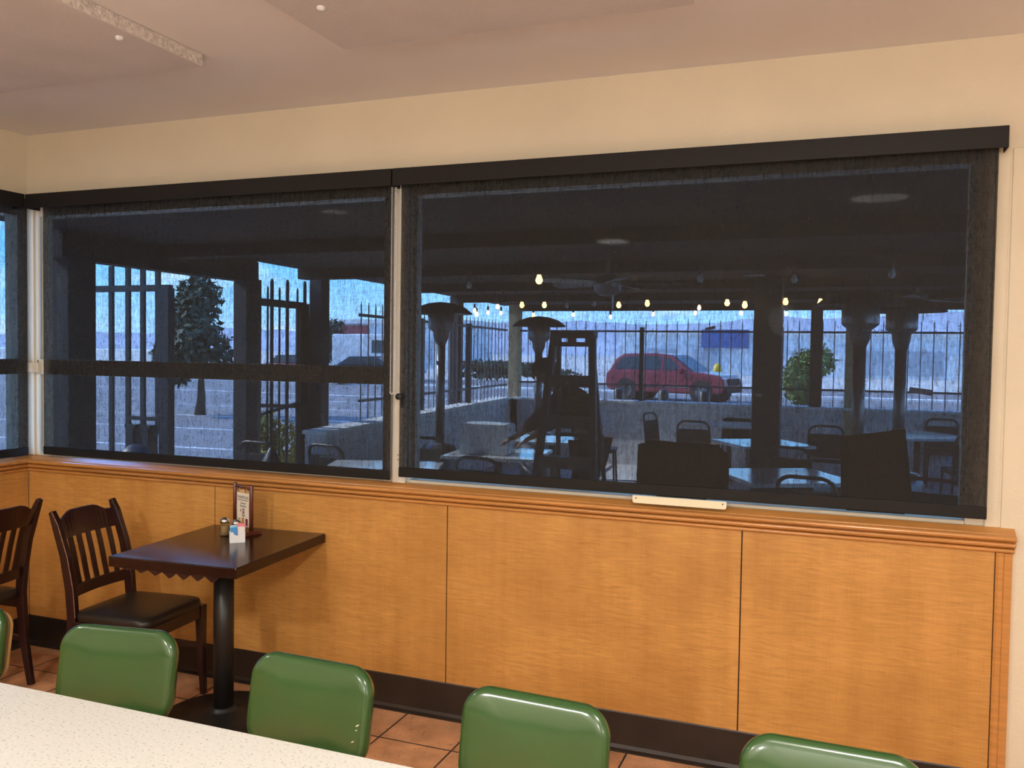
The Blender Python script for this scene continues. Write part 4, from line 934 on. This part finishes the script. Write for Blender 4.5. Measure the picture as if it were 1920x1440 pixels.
# far vehicles
van = thing('van', 'white van parked far off, seen through the fence at the right of the middle shade', 'van', (-20.6, 40, -0.05), R(-6))
MB().prism([(-2.6, 0.45), (-2.6, 2.6), (1.3, 2.6), (2.0, 1.5), (2.6, 1.25), (2.65, 0.45)], 'y', -1.0, 1.0).build('body', BLDW, van, bevel=0.08)
MB().prism([(1.30, 2.35), (1.38, 2.40), (2.0, 1.55), (1.9, 1.52)], 'y', -0.85, 0.85).build('windscreen', CARGL, van)
MB().prism([(0.2, 1.55), (0.2, 2.25), (1.2, 2.25), (1.65, 1.55)], 'y', -1.01, 1.01).build('side_glass', CARGL, van)
for x in (-1.7, 1.7):
    for y in (-0.9, 0.9): wheel(van, x, y)
def sedan(label, x, y, rot, m):
    t = thing('car', label, 'car', (x, y, -0.05), R(rot))
    MB().prism([(-2.2, 0.35), (-2.25, 0.85), (-1.6, 0.95), (1.0, 0.92), (2.1, 0.78), (2.2, 0.35)], 'y', -0.85, 0.85).build('body', m, t, bevel=0.08)
    MB().prism([(-1.7, 0.90), (-1.0, 1.38), (0.3, 1.40), (1.1, 0.90)], 'y', -0.70, 0.70).build('cabin', CARGL, t, bevel=0.08)
    for xx in (-1.35, 1.35):
        for yy in (-0.75, 0.75): wheel(t, xx, yy, 0.32)
sedan('small dark car parked in front of the white van', -17.9, 34.5, 20, DARKM)
sedan('small dark car parked beyond the spiked gate', -23.2, 36.0, -10, REDP)
wbd = thing('building', 'long white building beyond the road with a blue sign', 'building', (1.0, 74, -0.1))
MB().box((-16, 0, 0), (16, 8, 3.6)).build('wall', BLDW, wbd); MB().box((-16.3, -0.3, 3.6), (16.3, 8.3, 3.9)).build('roof_edge', CAPST, wbd)
for x in (-13.5, -9.5, 4, 8, 12): MB().box((x, -0.05, 0.3), (x + 2.6, 0.05, 2.3)).build('window', BLDD, wbd)
MB().box((-8.6, -0.4, 2.4), (-4.6, -0.1, 4.0)).build('blue_sign_panel', BLUES, wbd)
wb2 = thing('building', 'pale building far left, seen through the spiked gate and fence', 'building', (-39, 72, -0.1))
MB().box((-9, 0, 0), (9, 8, 4.4)).build('wall', BLDW, wb2); MB().box((-9.3, -0.3, 4.4), (9.3, 8.3, 4.8)).build('roof_edge', CAPST, wb2)
for x in (-7, -2, 3): MB().box((x, -0.05, 0.4), (x + 3, 0.05, 2.8)).build('window', BLDD, wb2)
MB().box((-8, -0.4, 3.1), (-1, -0.1, 4.2)).build('red_sign_panel', REDP, wb2)
for i, (x, lab) in enumerate(((0.67, 'left of the three short dark bollards just beyond the fence'), (1.41, 'middle one of the three short dark bollards just beyond the fence'), (2.06, 'right of the three short dark bollards just beyond the fence'))):
    o = MB().lathe([(0, 0), (0.085, 0), (0.085, 1.08), (0.06, 1.11), (0, 1.12)], seg=16).build('bollard', DARKM, smooth=True); o.location = (x, 10.5, -0.05); tag(o, lab, 'bollard', 'bollards beyond the fence')
hy = thing('fire_hydrant', 'small yellow hydrant far behind the red car', 'hydrant', (-1.15, 36, -0.05))
MB().lathe([(0, 0), (0.20, 0), (0.20, 0.06), (0.15, 0.08), (0.15, 0.95), (0.19, 0.97), (0.19, 1.05), (0.14, 1.25), (0.05, 1.33), (0, 1.34)], seg=16).build('barrel', YELLOW, hy, smooth=True)
MB().tube([(-0.28, 0, 0.80), (0.28, 0, 0.80)], 0.08, 10).build('outlets', YELLOW, hy)

def foliage(name, label, cat, x, y, z0, r, m, n, trunk, seed, leaf=0.10):
    rnd = random.Random(seed); t = thing(name, label, cat, (x, y, -0.05))
    if trunk: MB().tube([(0, 0, 0), (0.05, 0, z0*0.6), (0, 0.03, z0 + r[2]*0.6)], [0.16*r[0]/2+0.04, 0.11*r[0]/2+0.03, 0.03], 10).build('trunk', BARK, t, smooth=True)
    mb = MB(); cl = []
    for i in range(9): cl.append(Vector((rnd.uniform(-.6, .6)*r[0], rnd.uniform(-.6, .6)*r[1], z0 + r[2]*(1 + rnd.uniform(-.6, .6)))))
    for i in range(n):
        c = cl[i % 9]; d = Vector((rnd.gauss(0, 1), rnd.gauss(0, 1), rnd.gauss(0, 1))).normalized(); rad = rnd.uniform(0.55, 1.0)
        p = c + Vector((d.x*r[0], d.y*r[1], d.z*r[2])) * 0.48 * rad
        if p.z < 0.02: p.z = 0.02 + rnd.random()*0.1
        a = Vector((rnd.gauss(0, 1), rnd.gauss(0, 1), rnd.gauss(0, 1))).normalized(); b = a.cross(d + Vector((0.01, 0.02, 0.3))).normalized()
        s = leaf * rnd.uniform(0.6, 1.3)
        vv = [mb.bm.verts.new(p + a*s*u + b*s*0.5*w) for u, w in ((-1, 0), (0, -1), (1, 0), (0, 1))]; mb.bm.faces.new(vv)
    mb.build('foliage', m, t); return t
foliage('tree', 'grey green tree standing beyond the open iron gate', 'tree', -10.9, 14.0, 0.75, (1.25, 1.2, 1.42), LEAFD, 3400, True, 11, 0.11)
foliage('bush', 'green bush beyond the fence, right of the wide dark column', 'bush', 3.1, 25.0, 0.0, (0.85, 0.8, 1.15), LEAF, 2200, True, 12, 0.10)
foliage('bush', 'sunlit yellow green shrub behind the spiked gate', 'bush', -1.45, 4.1, 0.0, (0.30, 0.26, 0.55), LEAFY, 2200, True, 13, 0.04)
foliage('hedge', 'low grey green hedge beyond the road at the left of the wide shade', 'hedge', -14.5, 46.0, 0.0, (4.2, 0.9, 0.62), LEAFD, 3000, True, 14, 0.16)
foliage('tree', 'distant small tree at the right end of the wide shade', 'tree', 13.0, 48.0, 0.6, (1.6, 1.4, 1.2), LEAFD, 1500, True, 15, 0.16)
foliage('tree', 'distant dark tree seen through the bars of the spiked gate', 'tree', -27.0, 44.0, 0.8, (1.9, 1.6, 1.5), LEAFD, 1800, True, 16, 0.16)

# far mountains
def ridge(name, y, x0, x1, hts, depth, m):
    mb = MB(); n = 90; rnd = random.Random(4); rows = []
    for i in range(n + 1):
        u = i / n; x = x0 + (x1 - x0) * u; k = u * (len(hts) - 1); j = min(int(k), len(hts) - 2); f = k - j; f = f*f*(3 - 2*f)
        hgt = hts[j]*(1 - f) + hts[j+1]*f + rnd.uniform(-1, 1)*0.035*max(hts)
        rows.append([mb.bm.verts.new(p) for p in ((x, y, -0.2), (x + rnd.uniform(-6, 6), y + depth*0.35, hgt*0.5), (x, y + depth*0.6, hgt), (x, y + depth, -0.2))])
    for a, b in zip(rows, rows[1:]):
        for q in range(3): mb.bm.faces.new([a[q], a[q+1], b[q+1], b[q]])
    return struct(mb.build(name, m, smooth=True))
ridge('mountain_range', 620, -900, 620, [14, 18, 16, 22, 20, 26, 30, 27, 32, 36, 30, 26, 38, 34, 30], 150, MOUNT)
